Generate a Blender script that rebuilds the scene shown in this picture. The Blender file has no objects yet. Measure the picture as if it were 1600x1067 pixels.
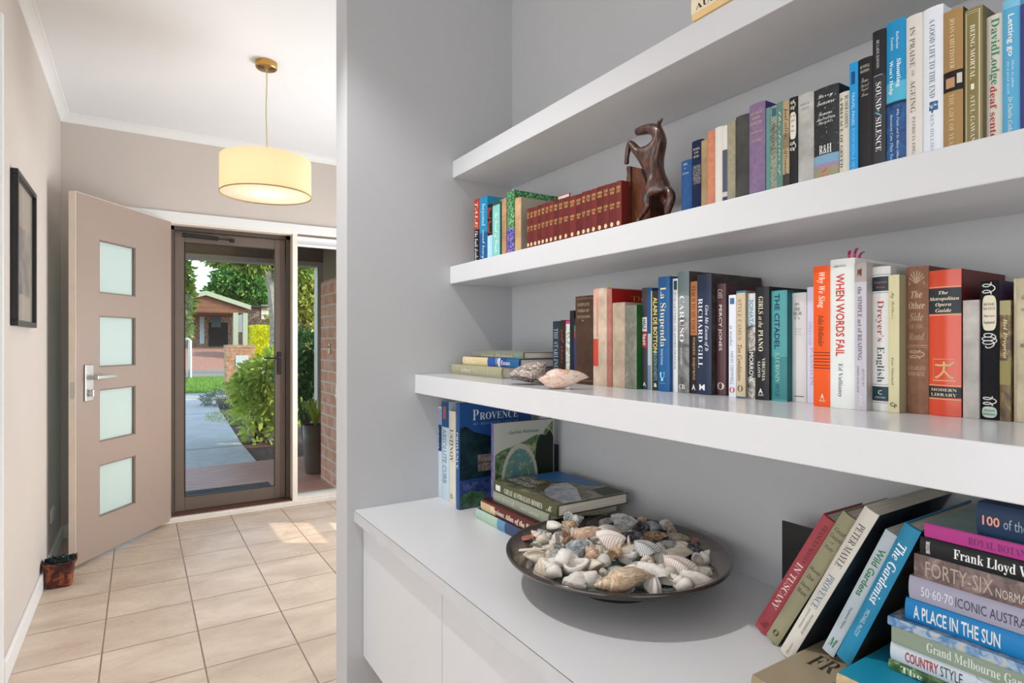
import bpy, bmesh, math, random
from mathutils import Vector, Matrix
random.seed(7)
sc = bpy.context.scene
col = sc.collection
R = math.radians

# ------------------------------------------------------------------ camera, world, sun, lights, exposure
FPX = 916.0; YAW = R(32.43); SY = math.sin(YAW); CY = math.cos(YAW); EYE = 1.23
cam = bpy.data.objects.new('camera', bpy.data.cameras.new('camera'))
cam.data.sensor_width = 36.0; cam.data.lens = FPX/1600*36.0
cam.data.clip_start = 0.02; cam.data.clip_end = 300
cam.data.shift_y = (533.5-533.0)/1600
cam.location = (0, 0, EYE); cam.rotation_euler = (R(90), 0, -YAW)
col.objects.link(cam); sc.camera = cam

sc.view_settings.view_transform = 'Standard'
sc.view_settings.look = 'None'
sc.view_settings.exposure = 0.0
sc.view_settings.gamma = 1.0
sc.view_settings.use_curve_mapping = False
sc.cycles.use_denoising = True
sc.cycles.max_bounces = 10
sc.cycles.diffuse_bounces = 6
sc.cycles.glossy_bounces = 4
sc.cycles.transmission_bounces = 6
sc.cycles.transparent_max_bounces = 16
sc.cycles.caustics_reflective = False
sc.cycles.caustics_refractive = False
sc.cycles.sample_clamp_indirect = 4.0

world = bpy.data.worlds.new('sky'); sc.world = world; world.use_nodes = True
wn = world.node_tree.nodes; wl = world.node_tree.links
sky = wn.new('ShaderNodeTexSky'); sky.sky_type = 'NISHITA'; sky.sun_disc = False
sky.sun_elevation = R(24); sky.sun_rotation = R(124); sky.air_density = 1.0; sky.dust_density = 0.6; sky.ozone_density = 1.2
wn['Background'].inputs['Strength'].default_value = 0.62
hs = wn.new('ShaderNodeHueSaturation'); hs.inputs['Saturation'].default_value = 0.85
wl.new(sky.outputs[0], hs.inputs['Color']); wl.new(hs.outputs[0], wn['Background'].inputs['Color'])

def lamp(name, kind, loc, direction, energy, color=(1, 1, 1), **kw):
    d = bpy.data.lights.new(name, kind); d.energy = energy; d.color = color
    for k, v in kw.items(): setattr(d, k, v)
    o = bpy.data.objects.new(name, d); o.location = loc
    o.rotation_euler = Vector(direction).to_track_quat('-Z', 'Y').to_euler()
    col.objects.link(o); return o
SUN = Vector((-0.75, 0.50, -0.43)).normalized()
lamp('sun', 'SUN', (6, -8, 9), SUN, 5.0, (1.0, 0.90, 0.74), angle=R(0.6))
# the ceiling downlights of the hall and of the living room behind the photographer
lamp('hall_downlight', 'SPOT', (-0.08, 1.45, 2.64), (0.16, -0.06, -1), 74, (1.0, 0.985, 0.97), spot_size=R(94), spot_blend=0.5, shadow_soft_size=0.035)
# unseen area lights added as soft fill from the living room and the entry
lamp('living_fill_side', 'AREA', (-3.6, -0.3, 1.12), (1, 0.12, 0.06), 94, (0.93, 0.965, 1.0), shape='RECTANGLE', size=4.2, size_y=2.15)
lamp('living_fill_rear', 'AREA', (0.0, -4.4, 1.15), (0.03, 1, 0.03), 64, (0.93, 0.965, 1.0), shape='RECTANGLE', size=4.0, size_y=2.15)
lamp('entry_fill', 'AREA', (1.96, 3.45, 1.35), (-1, 0.02, 0.12), 62, (0.95, 0.975, 1.0), shape='RECTANGLE', size=1.5, size_y=1.5)

# ------------------------------------------------------------------ helpers
def ray(u, v):
    a = (u-800)/FPX
    return Vector((SY+CY*a, CY-SY*a, -(v-533)/FPX))
EYEV = Vector((0, 0, EYE))
def onX(u, v, X): d = ray(u, v); return EYEV+d*(X/d.x)
def onY(u, v, Y): d = ray(u, v); return EYEV+d*(Y/d.y)
def onZ(u, v, z): d = ray(u, v); return EYEV+d*((z-EYE)/d.z)

def lin(c):
    if isinstance(c, str):
        c = c.lstrip('#'); c = [int(c[i:i+2], 16)/255 for i in (0, 2, 4)]
    return tuple((x/12.92 if x <= 0.04045 else ((x+0.055)/1.055)**2.4) for x in c[:3])

MATS = {}
class NT:
    def __init__(s, name):
        s.m = bpy.data.materials.new(name); s.m.use_nodes = True
        s.n = s.m.node_tree.nodes; s.l = s.m.node_tree.links
        s.b = s.n['Principled BSDF']; s.out = s.n['Material Output']
    def node(s, t, **kw):
        n = s.n.new(t)
        for k, v in kw.items():
            if k.startswith('i_'):
                key = k[2:]; key = int(key) if key.isdigit() else key.replace('_', ' ')
                n.inputs[key].default_value = v
            else: setattr(n, k, v)
        return n
    def link(s, a, b): s.l.new(a, b)
    def coord(s, kind='Object', scale=(1, 1, 1), loc=(0, 0, 0), rot=(0, 0, 0)):
        t = s.node('ShaderNodeTexCoord'); m = s.node('ShaderNodeMapping')
        m.inputs['Scale'].default_value = scale; m.inputs['Location'].default_value = loc; m.inputs['Rotation'].default_value = rot
        s.link(t.outputs[kind], m.inputs['Vector']); return m.outputs[0]
    def ramp(s, fac, stops):
        r = s.node('ShaderNodeValToRGB'); e = r.color_ramp.elements
        while len(e) < len(stops): e.new(0.5)
        for k, (p, c) in enumerate(stops):
            e[k].position = p; e[k].color = (*lin(c), 1)
        s.link(fac, r.inputs[0]); return r.outputs[0]
    def mix(s, fac, a, b, mode='MIX'):
        n = s.node('ShaderNodeMix', data_type='RGBA', blend_type=mode)
        for val, inp in ((fac, n.inputs[0]), (a, n.inputs[6]), (b, n.inputs[7])):
            if hasattr(val, 'is_output') or isinstance(val, bpy.types.NodeSocket): s.link(val, inp)
            elif isinstance(val, (int, float)): inp.default_value = val
            else: inp.default_value = (*lin(val), 1)
        return n.outputs[2]
    def bump(s, height, strength=0.3, dist=0.01):
        b = s.node('ShaderNodeBump'); b.inputs['Strength'].default_value = strength; b.inputs['Distance'].default_value = dist
        s.link(height, b.inputs['Height']); s.link(b.outputs[0], s.b.inputs['Normal'])
    def noise(s, vec, scale, detail=3, rough=0.5, dist=0.0):
        n = s.node('ShaderNodeTexNoise'); n.inputs['Scale'].default_value = scale; n.inputs['Detail'].default_value = detail
        n.inputs['Roughness'].default_value = rough; n.inputs['Distortion'].default_value = dist
        s.link(vec, n.inputs['Vector']); return n.outputs['Fac']

def mat(color, rough=0.5, noise=None, bump=None, metal=0.0, spec=0.5, coat=0.0, emit=None, scale=(1, 1, 1), name=None):
    """plain surface with a small procedural variation: noise=(scale, darker factor), bump=(scale, strength)"""
    key = (str(color), rough, noise, bump, metal, spec, coat, emit, scale)
    if key in MATS: return MATS[key]
    t = NT(name or 'paint_'+str(color).lstrip('#'))
    b = t.b; b.inputs['Roughness'].default_value = rough; b.inputs['Metallic'].default_value = metal
    b.inputs['Specular IOR Level'].default_value = spec; b.inputs['Coat Weight'].default_value = coat
    c = lin(color)
    nz = noise or (14, 0.05)
    v = t.coord('Object', scale)
    f = t.noise(v, nz[0], 4)
    mr = t.node('ShaderNodeMapRange'); t.link(f, mr.inputs[0])
    mr.inputs[1].default_value = 0.3; mr.inputs[2].default_value = 0.7
    mr.inputs[3].default_value = 1-nz[1]; mr.inputs[4].default_value = 1+nz[1]*0.6
    mul = t.node('ShaderNodeVectorMath', operation='SCALE'); mul.inputs[0].default_value = c; t.link(mr.outputs[0], mul.inputs['Scale'])
    t.link(mul.outputs[0], b.inputs['Base Color'])
    if bump:
        t.bump(t.noise(v, bump[0], 4), bump[1], 0.004)
    if emit:
        b.inputs['Emission Color'].default_value = (*lin(emit[0]), 1); b.inputs['Emission Strength'].default_value = emit[1]
    MATS[key] = t.m; return t.m

WM = {}     # world matrices of the Empties, known before the depsgraph runs
class MB:
    """a bag of shapes that becomes ONE mesh object"""
    def __init__(s): s.bm = bmesh.new()
    def box(s, x0, x1, y0, y1, z0, z1, bev=0.0, seg=2, M=None):
        b = bmesh.new()
        v = [b.verts.new((x, y, z)) for z in (z0, z1) for y in (y0, y1) for x in (x0, x1)]
        for f in ((0, 2, 3, 1), (4, 5, 7, 6), (0, 1, 5, 4), (2, 6, 7, 3), (0, 4, 6, 2), (1, 3, 7, 5)): b.faces.new([v[i] for i in f])
        if bev: bmesh.ops.bevel(b, geom=b.edges[:], offset=bev, segments=seg, profile=0.5, affect='EDGES')
        return s.take(b, M)
    def take(s, b, M=None):
        if M is not None: bmesh.ops.transform(b, matrix=M, verts=b.verts[:])
        me = bpy.data.meshes.new('tmp'); b.to_mesh(me); b.free(); s.bm.from_mesh(me); bpy.data.meshes.remove(me); return s
    def prism(s, pts, z0, z1, M=None):
        b = bmesh.new(); n = len(pts)
        lo = [b.verts.new((p[0], p[1], z0)) for p in pts]; hi = [b.verts.new((p[0], p[1], z1)) for p in pts]
        for k in range(n): b.faces.new((lo[k], lo[(k+1) % n], hi[(k+1) % n], hi[k]))
        b.faces.new(lo[::-1]); b.faces.new(hi)
        bmesh.ops.recalc_face_normals(b, faces=b.faces[:])
        return s.take(b, M)
    def lathe(s, prof, n=32, M=None, caps=False):
        b = bmesh.new(); rings = []
        for r, z in prof:
            if r < 1e-6: rings.append([b.verts.new((0, 0, z))])
            else: rings.append([b.verts.new((r*math.cos(2*math.pi*k/n), r*math.sin(2*math.pi*k/n), z)) for k in range(n)])
        for A, B in zip(rings, rings[1:]):
            for k in range(n):
                a, c = (A[k % len(A)], A[(k+1) % len(A)]), (B[k % len(B)], B[(k+1) % len(B)])
                vs = [a[0]] + ([a[1]] if len(A) > 1 else []) + ([c[1]] if len(B) > 1 else []) + [c[0]]
                if len(set(vs)) >= 3: b.faces.new(vs)
        if caps:
            for Rg in (rings[0], rings[-1]):
                if len(Rg) > 2: b.faces.new(Rg)
        bmesh.ops.recalc_face_normals(b, faces=b.faces[:])
        return s.take(b, M)
    def tube(s, pts, rad, n=8, M=None):
        pts = [Vector(p) for p in pts]; b = bmesh.new(); rings = []
        if not hasattr(rad, '__len__'): rad = [rad]*len(pts)
        up = Vector((0.13, 0.21, 0.97))
        for k, p in enumerate(pts):
            d = (pts[min(k+1, len(pts)-1)]-pts[max(k-1, 0)]).normalized()
            a = d.cross(up)
            if a.length < 0.05: a = d.cross(Vector((1, 0, 0)))
            a.normalize(); c = d.cross(a)
            rings.append([b.verts.new(p+(a*math.cos(2*math.pi*j/n)+c*math.sin(2*math.pi*j/n))*rad[k]) for j in range(n)])
        for A, B in zip(rings, rings[1:]):
            for j in range(n): b.faces.new((A[j], A[(j+1) % n], B[(j+1) % n], B[j]))
        b.faces.new(rings[0][::-1]); b.faces.new(rings[-1])
        bmesh.ops.recalc_face_normals(b, faces=b.faces[:])
        return s.take(b, M)
    def faces(s, verts, faces, M=None):
        b = bmesh.new(); vs = [b.verts.new(v) for v in verts]
        for f in faces: b.faces.new([vs[i] for i in f])
        return s.take(b, M)
    def grid(s, fn, nu, nv, M=None):
        b = bmesh.new()
        V = [[b.verts.new(fn(i/nu, j/nv)) for j in range(nv+1)] for i in range(nu+1)]
        for i in range(nu):
            for j in range(nv):
                b.faces.new((V[i][j], V[i+1][j], V[i+1][j+1], V[i][j+1]))
        return s.take(b, M)
    def build(s, name, m, parent=None, world=False, smooth=False, origin=None, weld=False, flip=False):
        if flip:
            bmesh.ops.transform(s.bm, matrix=Matrix.Diagonal((1, -1, 1, 1)), verts=s.bm.verts[:]); bmesh.ops.reverse_faces(s.bm, faces=s.bm.faces[:])
        if weld: bmesh.ops.remove_doubles(s.bm, verts=s.bm.verts[:], dist=1e-5)
        if parent is not None and world and parent.name in WM:
            bmesh.ops.transform(s.bm, matrix=WM[parent.name].inverted(), verts=s.bm.verts[:])
        if origin is not None: bmesh.ops.translate(s.bm, vec=-Vector(origin), verts=s.bm.verts[:])
        me = bpy.data.meshes.new(name); s.bm.to_mesh(me); s.bm.free()
        for mm in (m if isinstance(m, (list, tuple)) else [m]): me.materials.append(mm)
        if smooth: 
            for p in me.polygons: p.use_smooth = True
        o = bpy.data.objects.new(name, me); col.objects.link(o)
        if origin is not None: o.location = origin
        if parent is not None:
            o.parent = parent
            if parent.name in WM: WM[o.name] = WM[parent.name]
        return o

def autosmooth(o, ang=35):
    me = o.data
    bm = bmesh.new(); bm.from_mesh(me)
    for f in bm.faces: f.smooth = True
    for e in bm.edges:
        if len(e.link_faces) == 2 and e.calc_face_angle(0) > R(ang): e.smooth = False
    bm.to_mesh(me); bm.free(); return o

def tag(o, label, cat, group=None, kind=None):
    o['label'] = label; o['category'] = cat
    if group: o['group'] = group
    if kind: o['kind'] = kind
    return o
def struct(o): o['kind'] = 'structure'; return o
def empty(name, loc=(0, 0, 0), M=None):
    o = bpy.data.objects.new(name, None); o.empty_display_size = 0.05
    if M is None: M = Matrix.Translation(loc)
    o.matrix_world = M; col.objects.link(o); WM[o.name] = M.copy(); return o
def thing(name, label, cat, loc=(0, 0, 0), group=None, M=None):
    return tag(empty(name, loc, M), label, cat, group)
def rotz(a): return Matrix.Rotation(a, 4, 'Z')
def frame(o, x, y, z):
    """matrix from three axis vectors and an origin"""
    M = Matrix.Identity(4)
    for k, a in enumerate((x, y, z)):
        for i in range(3): M[i][k] = a[i]
    for i in range(3): M[i][3] = o[i]
    return M
def newell(bm): bmesh.ops.recalc_face_normals(bm, faces=bm.faces[:])
# ------------------------------------------------------------------ room shell
CEIL = 2.656; XL = -0.415; YF = 4.60
X_END, Y_SIDE, Y_SIDE2, X_BACK = 0.520, 1.740, 1.847, 1.106
HALL = mat('d0c7bf', 0.85, (3, 0.02), (60, 0.02), name='warm_hall_paint')
NICHE = mat('babbbd', 0.85, (3, 0.02), (60, 0.02), name='grey_niche_paint')
WHITE = mat('d6d8db', 0.2, (3, 0.01), name='white_gloss_paint')
CEILW = mat('eceff3', 0.9, (3, 0.01), name='ceiling_white')
TRIMW = mat('eceded', 0.4, (3, 0.01), name='trim_white')

def tile_mat():
    t = NT('slate_textured_floor_tile')
    v = t.coord('Object', (1, 1, 1), (-0.21+0.335*20, -2.486+0.3375*20, 0))
    bk = t.node('ShaderNodeTexBrick', offset=0.0, squash=1.0)
    bk.inputs['Scale'].default_value = 1.0
    bk.inputs['Brick Width'].default_value = 0.335; bk.inputs['Row Height'].default_value = 0.3375
    bk.inputs['Mortar Size'].default_value = 0.0028; bk.inputs['Mortar Smooth'].default_value = 0.15; bk.inputs['Bias'].default_value = 0.0
    bk.inputs['Color1'].default_value = (*lin('e0cfbc'), 1); bk.inputs['Color2'].default_value = (*lin('d6c4b1'), 1)
    bk.inputs['Mortar'].default_value = (*lin('77604c'), 1)
    t.link(v, bk.inputs['Vector'])
    w = t.coord('Object', (1, 1.8, 1), rot=(0, 0, 0.5))
    n1 = t.noise(w, 3.2, 6, 0.6, 0.6)
    n2 = t.noise(w, 10, 8, 0.62, 1.4)
    n3 = t.noise(t.coord('Object', (1, 2.6, 1), rot=(0, 0, -0.6)), 26, 5, 0.6, 2.2)
    c = t.mix(t.ramp(n1, [(0.3, '000000'), (0.7, 'ffffff')]), bk.outputs['Color'], t.mix(0.6, bk.outputs['Color'], 'a8917e'))
    t.link(c, t.b.inputs['Base Color'])
    r = t.node('ShaderNodeMapRange'); t.link(n2, r.inputs[0]); r.inputs[3].default_value = 0.22; r.inputs[4].default_value = 0.46
    t.link(r.outputs[0], t.b.inputs['Roughness'])
    m1 = t.node('ShaderNodeMath', operation='MULTIPLY'); t.link(n2, m1.inputs[0]); m1.inputs[1].default_value = 0.55
    m2 = t.node('ShaderNodeMath', operation='MULTIPLY_ADD'); t.link(n3, m2.inputs[0]); m2.inputs[1].default_value = 0.25; t.link(m1.outputs[0], m2.inputs[2])
    m3 = t.node('ShaderNodeMath', operation='MULTIPLY_ADD'); t.link(bk.outputs['Fac'], m3.inputs[0]); m3.inputs[1].default_value = -0.6; t.link(m2.outputs[0], m3.inputs[2])
    t.bump(m3.outputs[0], 0.9, 0.012)
    return t.m
struct(MB().box(-5.2, 2.1, -5.2, YF+0.0, -0.1, 0.0).build('floor', tile_mat()))
struct(MB().box(-5.2, 2.1, -5.2, YF+0.2, CEIL, CEIL+0.1).build('ceiling', CEILW))
# left wall of the hall, the header over the wide opening to the living room, the living room walls
struct(MB().box(XL-0.12, XL, 2.735, YF, 0, CEIL).box(XL-0.12, XL, 0.2, 2.735, 2.39, CEIL).build('wall_left', HALL))
struct(MB().box(XL-0.125, XL+0.006, 2.715, 2.742, 0, 2.395).build('trim_1', TRIMW))
struct(MB().box(-5.3, -5.2, -5.2, YF+0.2, 0, CEIL).box(-5.2, XL-0.12, 2.75, 2.87, 0, CEIL).build('wall_living', mat('dedad6', 0.9)))
struct(MB().box(-5.3, 2.1, -5.3, -5.2, 0, CEIL).build('wall_rear', mat('dedad6', 0.9)))
# niche: side wall (pillar), back wall
struct(MB().box(X_END, 2.0, Y_SIDE, Y_SIDE2, 0, CEIL, 0.003).build('wall_side', NICHE))
struct(MB().box(X_BACK, X_BACK+0.1, -4.9, Y_SIDE, 0, CEIL).box(X_BACK+0.1, 2.1, -5.2, -4.9, 0, CEIL).build('wall_back', NICHE))
# right wall of the entry with a window the sun comes in by (out of view behind the pillar)
wr = MB()
RW = 2.0
wr.box(RW, RW+0.1, Y_SIDE2, YF, 0, 0.40).box(RW, RW+0.1, Y_SIDE2, YF, 0.78, CEIL).box(RW, RW+0.1, Y_SIDE2, 2.88, 0.40, 0.78).box(RW, RW+0.1, 3.42, YF, 0.40, 0.78)
wr.box(RW+0.03, RW+0.07, 2.88, 3.42, 0.565, 0.605)
struct(wr.build('wall_right', HALL))

# front wall around door opening (X 0.17..1.0) and the two sidelights
DX0, DX1 = 0.176, 0.968
fw = MB()
fw.box(XL-0.12, RW+0.1, YF, YF+0.2, 2.045, CEIL)
fw.box(XL-0.12, -0.24, YF, YF+0.2, 0, 2.045)
fw.box(-0.24, 0.10, YF+0.06, YF+0.2, 0, 0.06)
fw.box(1.86, RW+0.1, YF, YF+0.2, 0, 2.045)
struct(fw.build('wall_front', HALL))
# cornice
def cornice(name, a, b, inward, ang0=0):
    prof = [(0, 0), (0.003, 0), (0.006, 0.006), (0.010, 0.018), (0.020, 0.031), (0.033, 0.041), (0.042, 0.044), (0.046, 0.047), (0.046, 0.05), (0, 0.05)]
    A = Vector(a); B = Vector(b); iw = Vector(inward); m = MB()
    vs = []; n = len(prof)
    for P, s in ((A, -1), (B, 1)):
        for x, z in prof:
            vs.append(P+iw*x+Vector((0, 0, CEIL-0.05+z))+Vector((0, 0, 0)))
    fs = [(k, (k+1) % n, n+(k+1) % n, n+k) for k in range(n)]+[tuple(range(n))[::-1], tuple(range(n, 2*n))]
    m.faces(vs, fs); newell(m.bm)
    return struct(m.build(name, TRIMW))
cornice('trim_2', (XL, 0.3, 0), (XL, YF, 0), (1, 0, 0))
cornice('trim_3', (XL, YF, 0), (RW, YF, 0), (0, -1, 0))
# skirting boards
def skirt(name, x0, x1, y0, y1, h=0.085):
    return struct(MB().box(x0, x1, y0, y1, 0, h, 0.004).build(name, TRIMW))
skirt('baseboard_left', XL, XL+0.014, 2.742, YF)
skirt('baseboard_front', XL, -0.245, YF-0.014, YF)
skirt('baseboard_side', X_END+0.001, 2.0, Y_SIDE2, Y_SIDE2+0.014)
# architrave over the three openings, cream posts, sill
am = MB(); am.box(-0.30, 1.93, YF-0.018, YF, 2.045, 2.113, 0.003).box(-0.30, -0.24, YF-0.018, YF, 0.03, 2.045, 0.003).box(1.86, 1.93, YF-0.018, YF, 0.03, 2.045, 0.003)
struct(am.build('trim_4', TRIMW))
CREAM = mat('efe6da', 0.45, (3, 0.02), name='cream_frame_paint')
pm = MB()
pm.box(DX1, 1.004, YF-0.012, YF+0.16, 0.0, 2.045, 0.002).box(DX0-0.07, DX0, YF-0.012, YF+0.16, 0.0, 2.045, 0.002)
pm.box(DX0, DX1, YF-0.008, YF+0.16, 2.033, 2.045)
pm.box(-0.24, -0.20, YF+0.05, YF+0.12, 0.06, 2.045)
struct(pm.build('trim_5', CREAM))
sm = MB(); sm.box(-0.30, 1.93, YF-0.034, YF+0.16, 0, 0.038, 0.006).box(1.004, 1.86, YF-0.01, YF+0.12, 0.038, 0.062, 0.003)
struct(sm.build('trim_6', mat('e4dfd6', 0.5, name='threshold_paint')))

def pane_mat(name, tint='ffffff', gloss=0.08):
    t = NT(name); n = t.n
    tr = n.new('ShaderNodeBsdfTransparent'); tr.inputs[0].default_value = (*lin(tint), 1)
    gl = n.new('ShaderNodeBsdfGlossy'); gl.inputs['Roughness'].default_value = 0.0
    mx = n.new('ShaderNodeMixShader'); fr = n.new('ShaderNodeFresnel'); fr.inputs[0].default_value = 1.45
    mm = n.new('ShaderNodeMath'); mm.operation = 'MULTIPLY'; mm.inputs[1].default_value = gloss/0.04*0.5
    t.link(fr.outputs[0], mm.inputs[0]); t.link(mm.outputs[0], mx.inputs[0])
    t.link(tr.outputs[0], mx.inputs[1]); t.link(gl.outputs[0], mx.inputs[2]); t.link(mx.outputs[0], t.out.inputs['Surface'])
    return t.m
GLASS = pane_mat('clear_glass', 'f6faf8', 0.04)
# right sidelight
w1 = struct(empty('window_1', (1.43, YF+0.08, 0.06)))
MB().box(1.004, 1.86, YF+0.075, YF+0.081, 0.062, 2.045).build('window_pane', GLASS, w1, world=True)
MB().box(1.004, 1.012, YF+0.06, YF+0.10, 0.062, 2.045).box(1.85, 1.86, YF+0.06, YF+0.10, 0.062, 2.045).box(1.012, 1.85, YF+0.06, YF+0.10, 2.02, 2.045).build('window_frame', CREAM, w1, world=True)
w2 = struct(empty('window_2', (-0.07, YF+0.08, 0.06)))
MB().box(-0.20, 0.106, YF+0.075, YF+0.081, 0.062, 2.045).build('window_pane', GLASS, w2, world=True)
# raised roller blind at the head of the sidelight
bl = thing('roller_blind', 'white roller blind drawn right up at the head of the sidelight window', 'blind', (1.43, YF+0.03, 2.0))
MB().box(1.008, 1.856, YF+0.012, YF+0.052, 2.002, 2.030, 0.004).build('head_rail', TRIMW, bl, world=True)
MB().box(1.014, 1.85, YF+0.028, YF+0.034, 1.975, 2.002).build('blind_fabric', mat('d4d4d4', 0.8), bl, world=True)
MB().box(1.012, 1.852, YF+0.020, YF+0.042, 1.955, 1.975, 0.003).build('bottom_rail', TRIMW, bl, world=True)

# ------------------------------------------------------------------ open front door leaf
HX, HY = 0.180, YF-0.020
dirv = Vector((-0.582, -0.813, 0)).normalized(); nrm = Vector((dirv.y, -dirv.x, 0))   # nrm: out of the visible face
if nrm.x < 0: nrm = -nrm
DM = frame((HX, HY, 0.022), dirv, nrm, Vector((0, 0, 1)))      # local x along the leaf, y towards the room, z up
d1 = struct(empty('door_1', M=DM))
LW, LH, LT = 0.806, 2.018, 0.040
LEAF = mat('a08f84', 0.42, (2, 0.02), name='taupe_door_paint')
panels = [(0.213, 0.508), (0.638, 0.938), (1.063, 1.357), (1.485, 1.787)]
lm = MB(); gx0, gx1 = 0.345, 0.640
lm.box(0, gx0, 0, LT, 0, LH).box(gx1, LW, 0, LT, 0, LH)
zz = [0]+[z for p in panels for z in p]+[LH]
for k in range(0, len(zz), 2): lm.box(gx0, gx1, 0, LT, zz[k], zz[k+1])
lm.build('leaf', LEAF, d1, flip=True)
EDGE = mat('e9ddcf', 0.6, name='cream_door_edge')
MB().box(LW, LW+0.002, -0.0002, LT, 0, LH).box(0, LW+0.002, 0.0, LT, LH, LH+0.002).build('leaf_edge', EDGE, d1, flip=True)
fg = NT('frosted_glass')
tl = fg.n.new('ShaderNodeBsdfTranslucent'); tl.inputs[0].default_value = (*lin('e8f8f4'), 1)
df = fg.n.new('ShaderNodeBsdfDiffuse'); df.inputs[0].default_value = (*lin('e2f2ee'), 1)
ms = fg.n.new('ShaderNodeMixShader'); ms.inputs[0].default_value = 0.4
gl2 = fg.n.new('ShaderNodeBsdfGlossy'); gl2.inputs['Roughness'].default_value = 0.35
ms2 = fg.n.new('ShaderNodeMixShader'); ms2.inputs[0].default_value = 0.05
fg.link(df.outputs[0], ms.inputs[1]); fg.link(tl.outputs[0], ms.inputs[2]); fg.link(ms.outputs[0], ms2.inputs[1]); fg.link(gl2.outputs[0], ms2.inputs[2]); fg.link(ms2.outputs[0], fg.out.inputs['Surface'])
BEAD = mat('7d6f66', 0.5, name='dark_glazing_bead')
for a, b in panels:
    MB().box(gx0+0.004, gx1-0.004, 0.017, 0.023, a+0.004, b-0.004).build('glass_pane', fg.m, d1, flip=True)
    MB().box(gx0, gx0+0.007, 0.003, 0.017, a, b).box(gx1-0.007, gx1, 0.003, 0.017, a, b).box(gx0, gx1, 0.003, 0.017, a, a+0.007).box(gx0, gx1, 0.003, 0.017, b-0.007, b).build('glazing_bead', BEAD, d1, flip=True)
STEEL = mat('c9c9c7', 0.28, (30, 0.03), metal=0.9, name='satin_steel')
hx = 0.722
hp = MB().box(hx-0.030, hx+0.030, -0.010, 0, 0.880, 1.082, 0.003).build('handle_plate', STEEL, d1, flip=True)
lv = MB().tube([(hx, -0.010, 1.01), (hx, -0.055, 1.01)], 0.011, 14).box(hx-0.14, hx+0.010, -0.066, -0.048, 1.000, 1.022, 0.003).build('lever', STEEL, hp, flip=True)
MB().tube([(hx, -0.010, 0.925), (hx, -0.022, 0.925)], 0.015, 14).box(hx-0.006, hx+0.006, -0.034, -0.02, 0.905, 0.945, 0.003).build('lock_turn', STEEL, hp, flip=True)
MB().box(LW+0.0021, LW+0.004, 0.009, 0.031, 0.90, 0.99).build('latch_plate', STEEL, d1, flip=True)

# ------------------------------------------------------------------ bronze screen door
BRZ = mat('6f6259', 0.45, (8, 0.06), metal=0.2, name='bronze_aluminium')
BRZ2 = mat('574c45', 0.45, (8, 0.06), metal=0.2, name='bronze_aluminium_frame')
d2 = struct(empty('door_2', (0.57, YF+0.10, 0.038)))
ys = YF+0.085
MB().box(DX0, DX0+0.026, YF+0.07, YF+0.13, 0.038, 2.033).box(DX1-0.030, DX1, YF+0.07, YF+0.13, 0.038, 2.033).box(DX0, DX1, YF+0.07, YF+0.13, 2.005, 2.033).build('frame', BRZ2, d2, world=True)
MB().box(DX0, DX1, YF-0.0, YF+0.13, 0.038, 0.046).build('threshold', mat('5a3b30', 0.5), d2, world=True)
a0, a1 = DX0+0.028, DX1-0.033
MB().box(a0, a0+0.062, ys, ys+0.035, 0.05, 2.0, 0.003).box(a1-0.075, a1, ys, ys+0.035, 0.05, 2.0, 0.003).box(a0+0.062, a1-0.075, ys, ys+0.035, 0.05, 0.145, 0.003).box(a0+0.062, a1-0.075, ys, ys+0.035, 1.925, 2.0, 0.003)\
    .box(a1-0.030, a1-0.024, ys-0.006, ys, 0.05, 2.0).build('sash', BRZ, d2, world=True)
BLK = mat('1b1a1a', 0.4, name='black_metal')
MB().box(a0+0.062, a0+0.067, ys-0.003, ys+0.006, 0.145, 1.925).box(a1-0.080, a1-0.075, ys-0.003, ys+0.006, 0.145, 1.925).box(a0+0.062, a1-0.075, ys-0.003, ys+0.006, 0.145, 0.150).box(a0+0.062, a1-0.075, ys-0.003, ys+0.006, 1.92, 1.925).build('glazing_seal', BLK, d2, world=True)
MB().box(a0+0.060, a1-0.073, ys+0.015, ys+0.019, 0.143, 1.927).build('glass', GLASS, d2, world=True)
hz = MB().box(a1-0.058, a1-0.028, ys-0.010, ys, 0.985, 1.155, 0.004).build('handle_plate', BLK, d2, world=True)
MB().tube([(a1-0.043, ys-0.008, 1.11), (a1-0.043, ys-0.05, 1.11), (a1-0.055, ys-0.055, 1.11), (a1-0.16, ys-0.055, 1.108)], [0.008, 0.008, 0.008, 0.006], 10).build('lever', BLK, hz, world=True)
cz = MB().tube([(a0+0.045, ys-0.03, 1.972), (a0+0.07, ys-0.03, 1.972)], 0.016, 12).tube([(a0+0.07, ys-0.03, 1.972), (a0+0.27, ys-0.03, 1.965)], 0.014, 12).build('door_closer', BLK, d2, world=True)
MB().tube([(a0+0.27, ys-0.03, 1.965), (a0+0.36, ys-0.03, 1.963)], 0.006, 8).box(a0+0.35, a0+0.375, ys-0.04, ys, 1.952, 1.974).build('closer_arm', BLK, cz, world=True)
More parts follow.
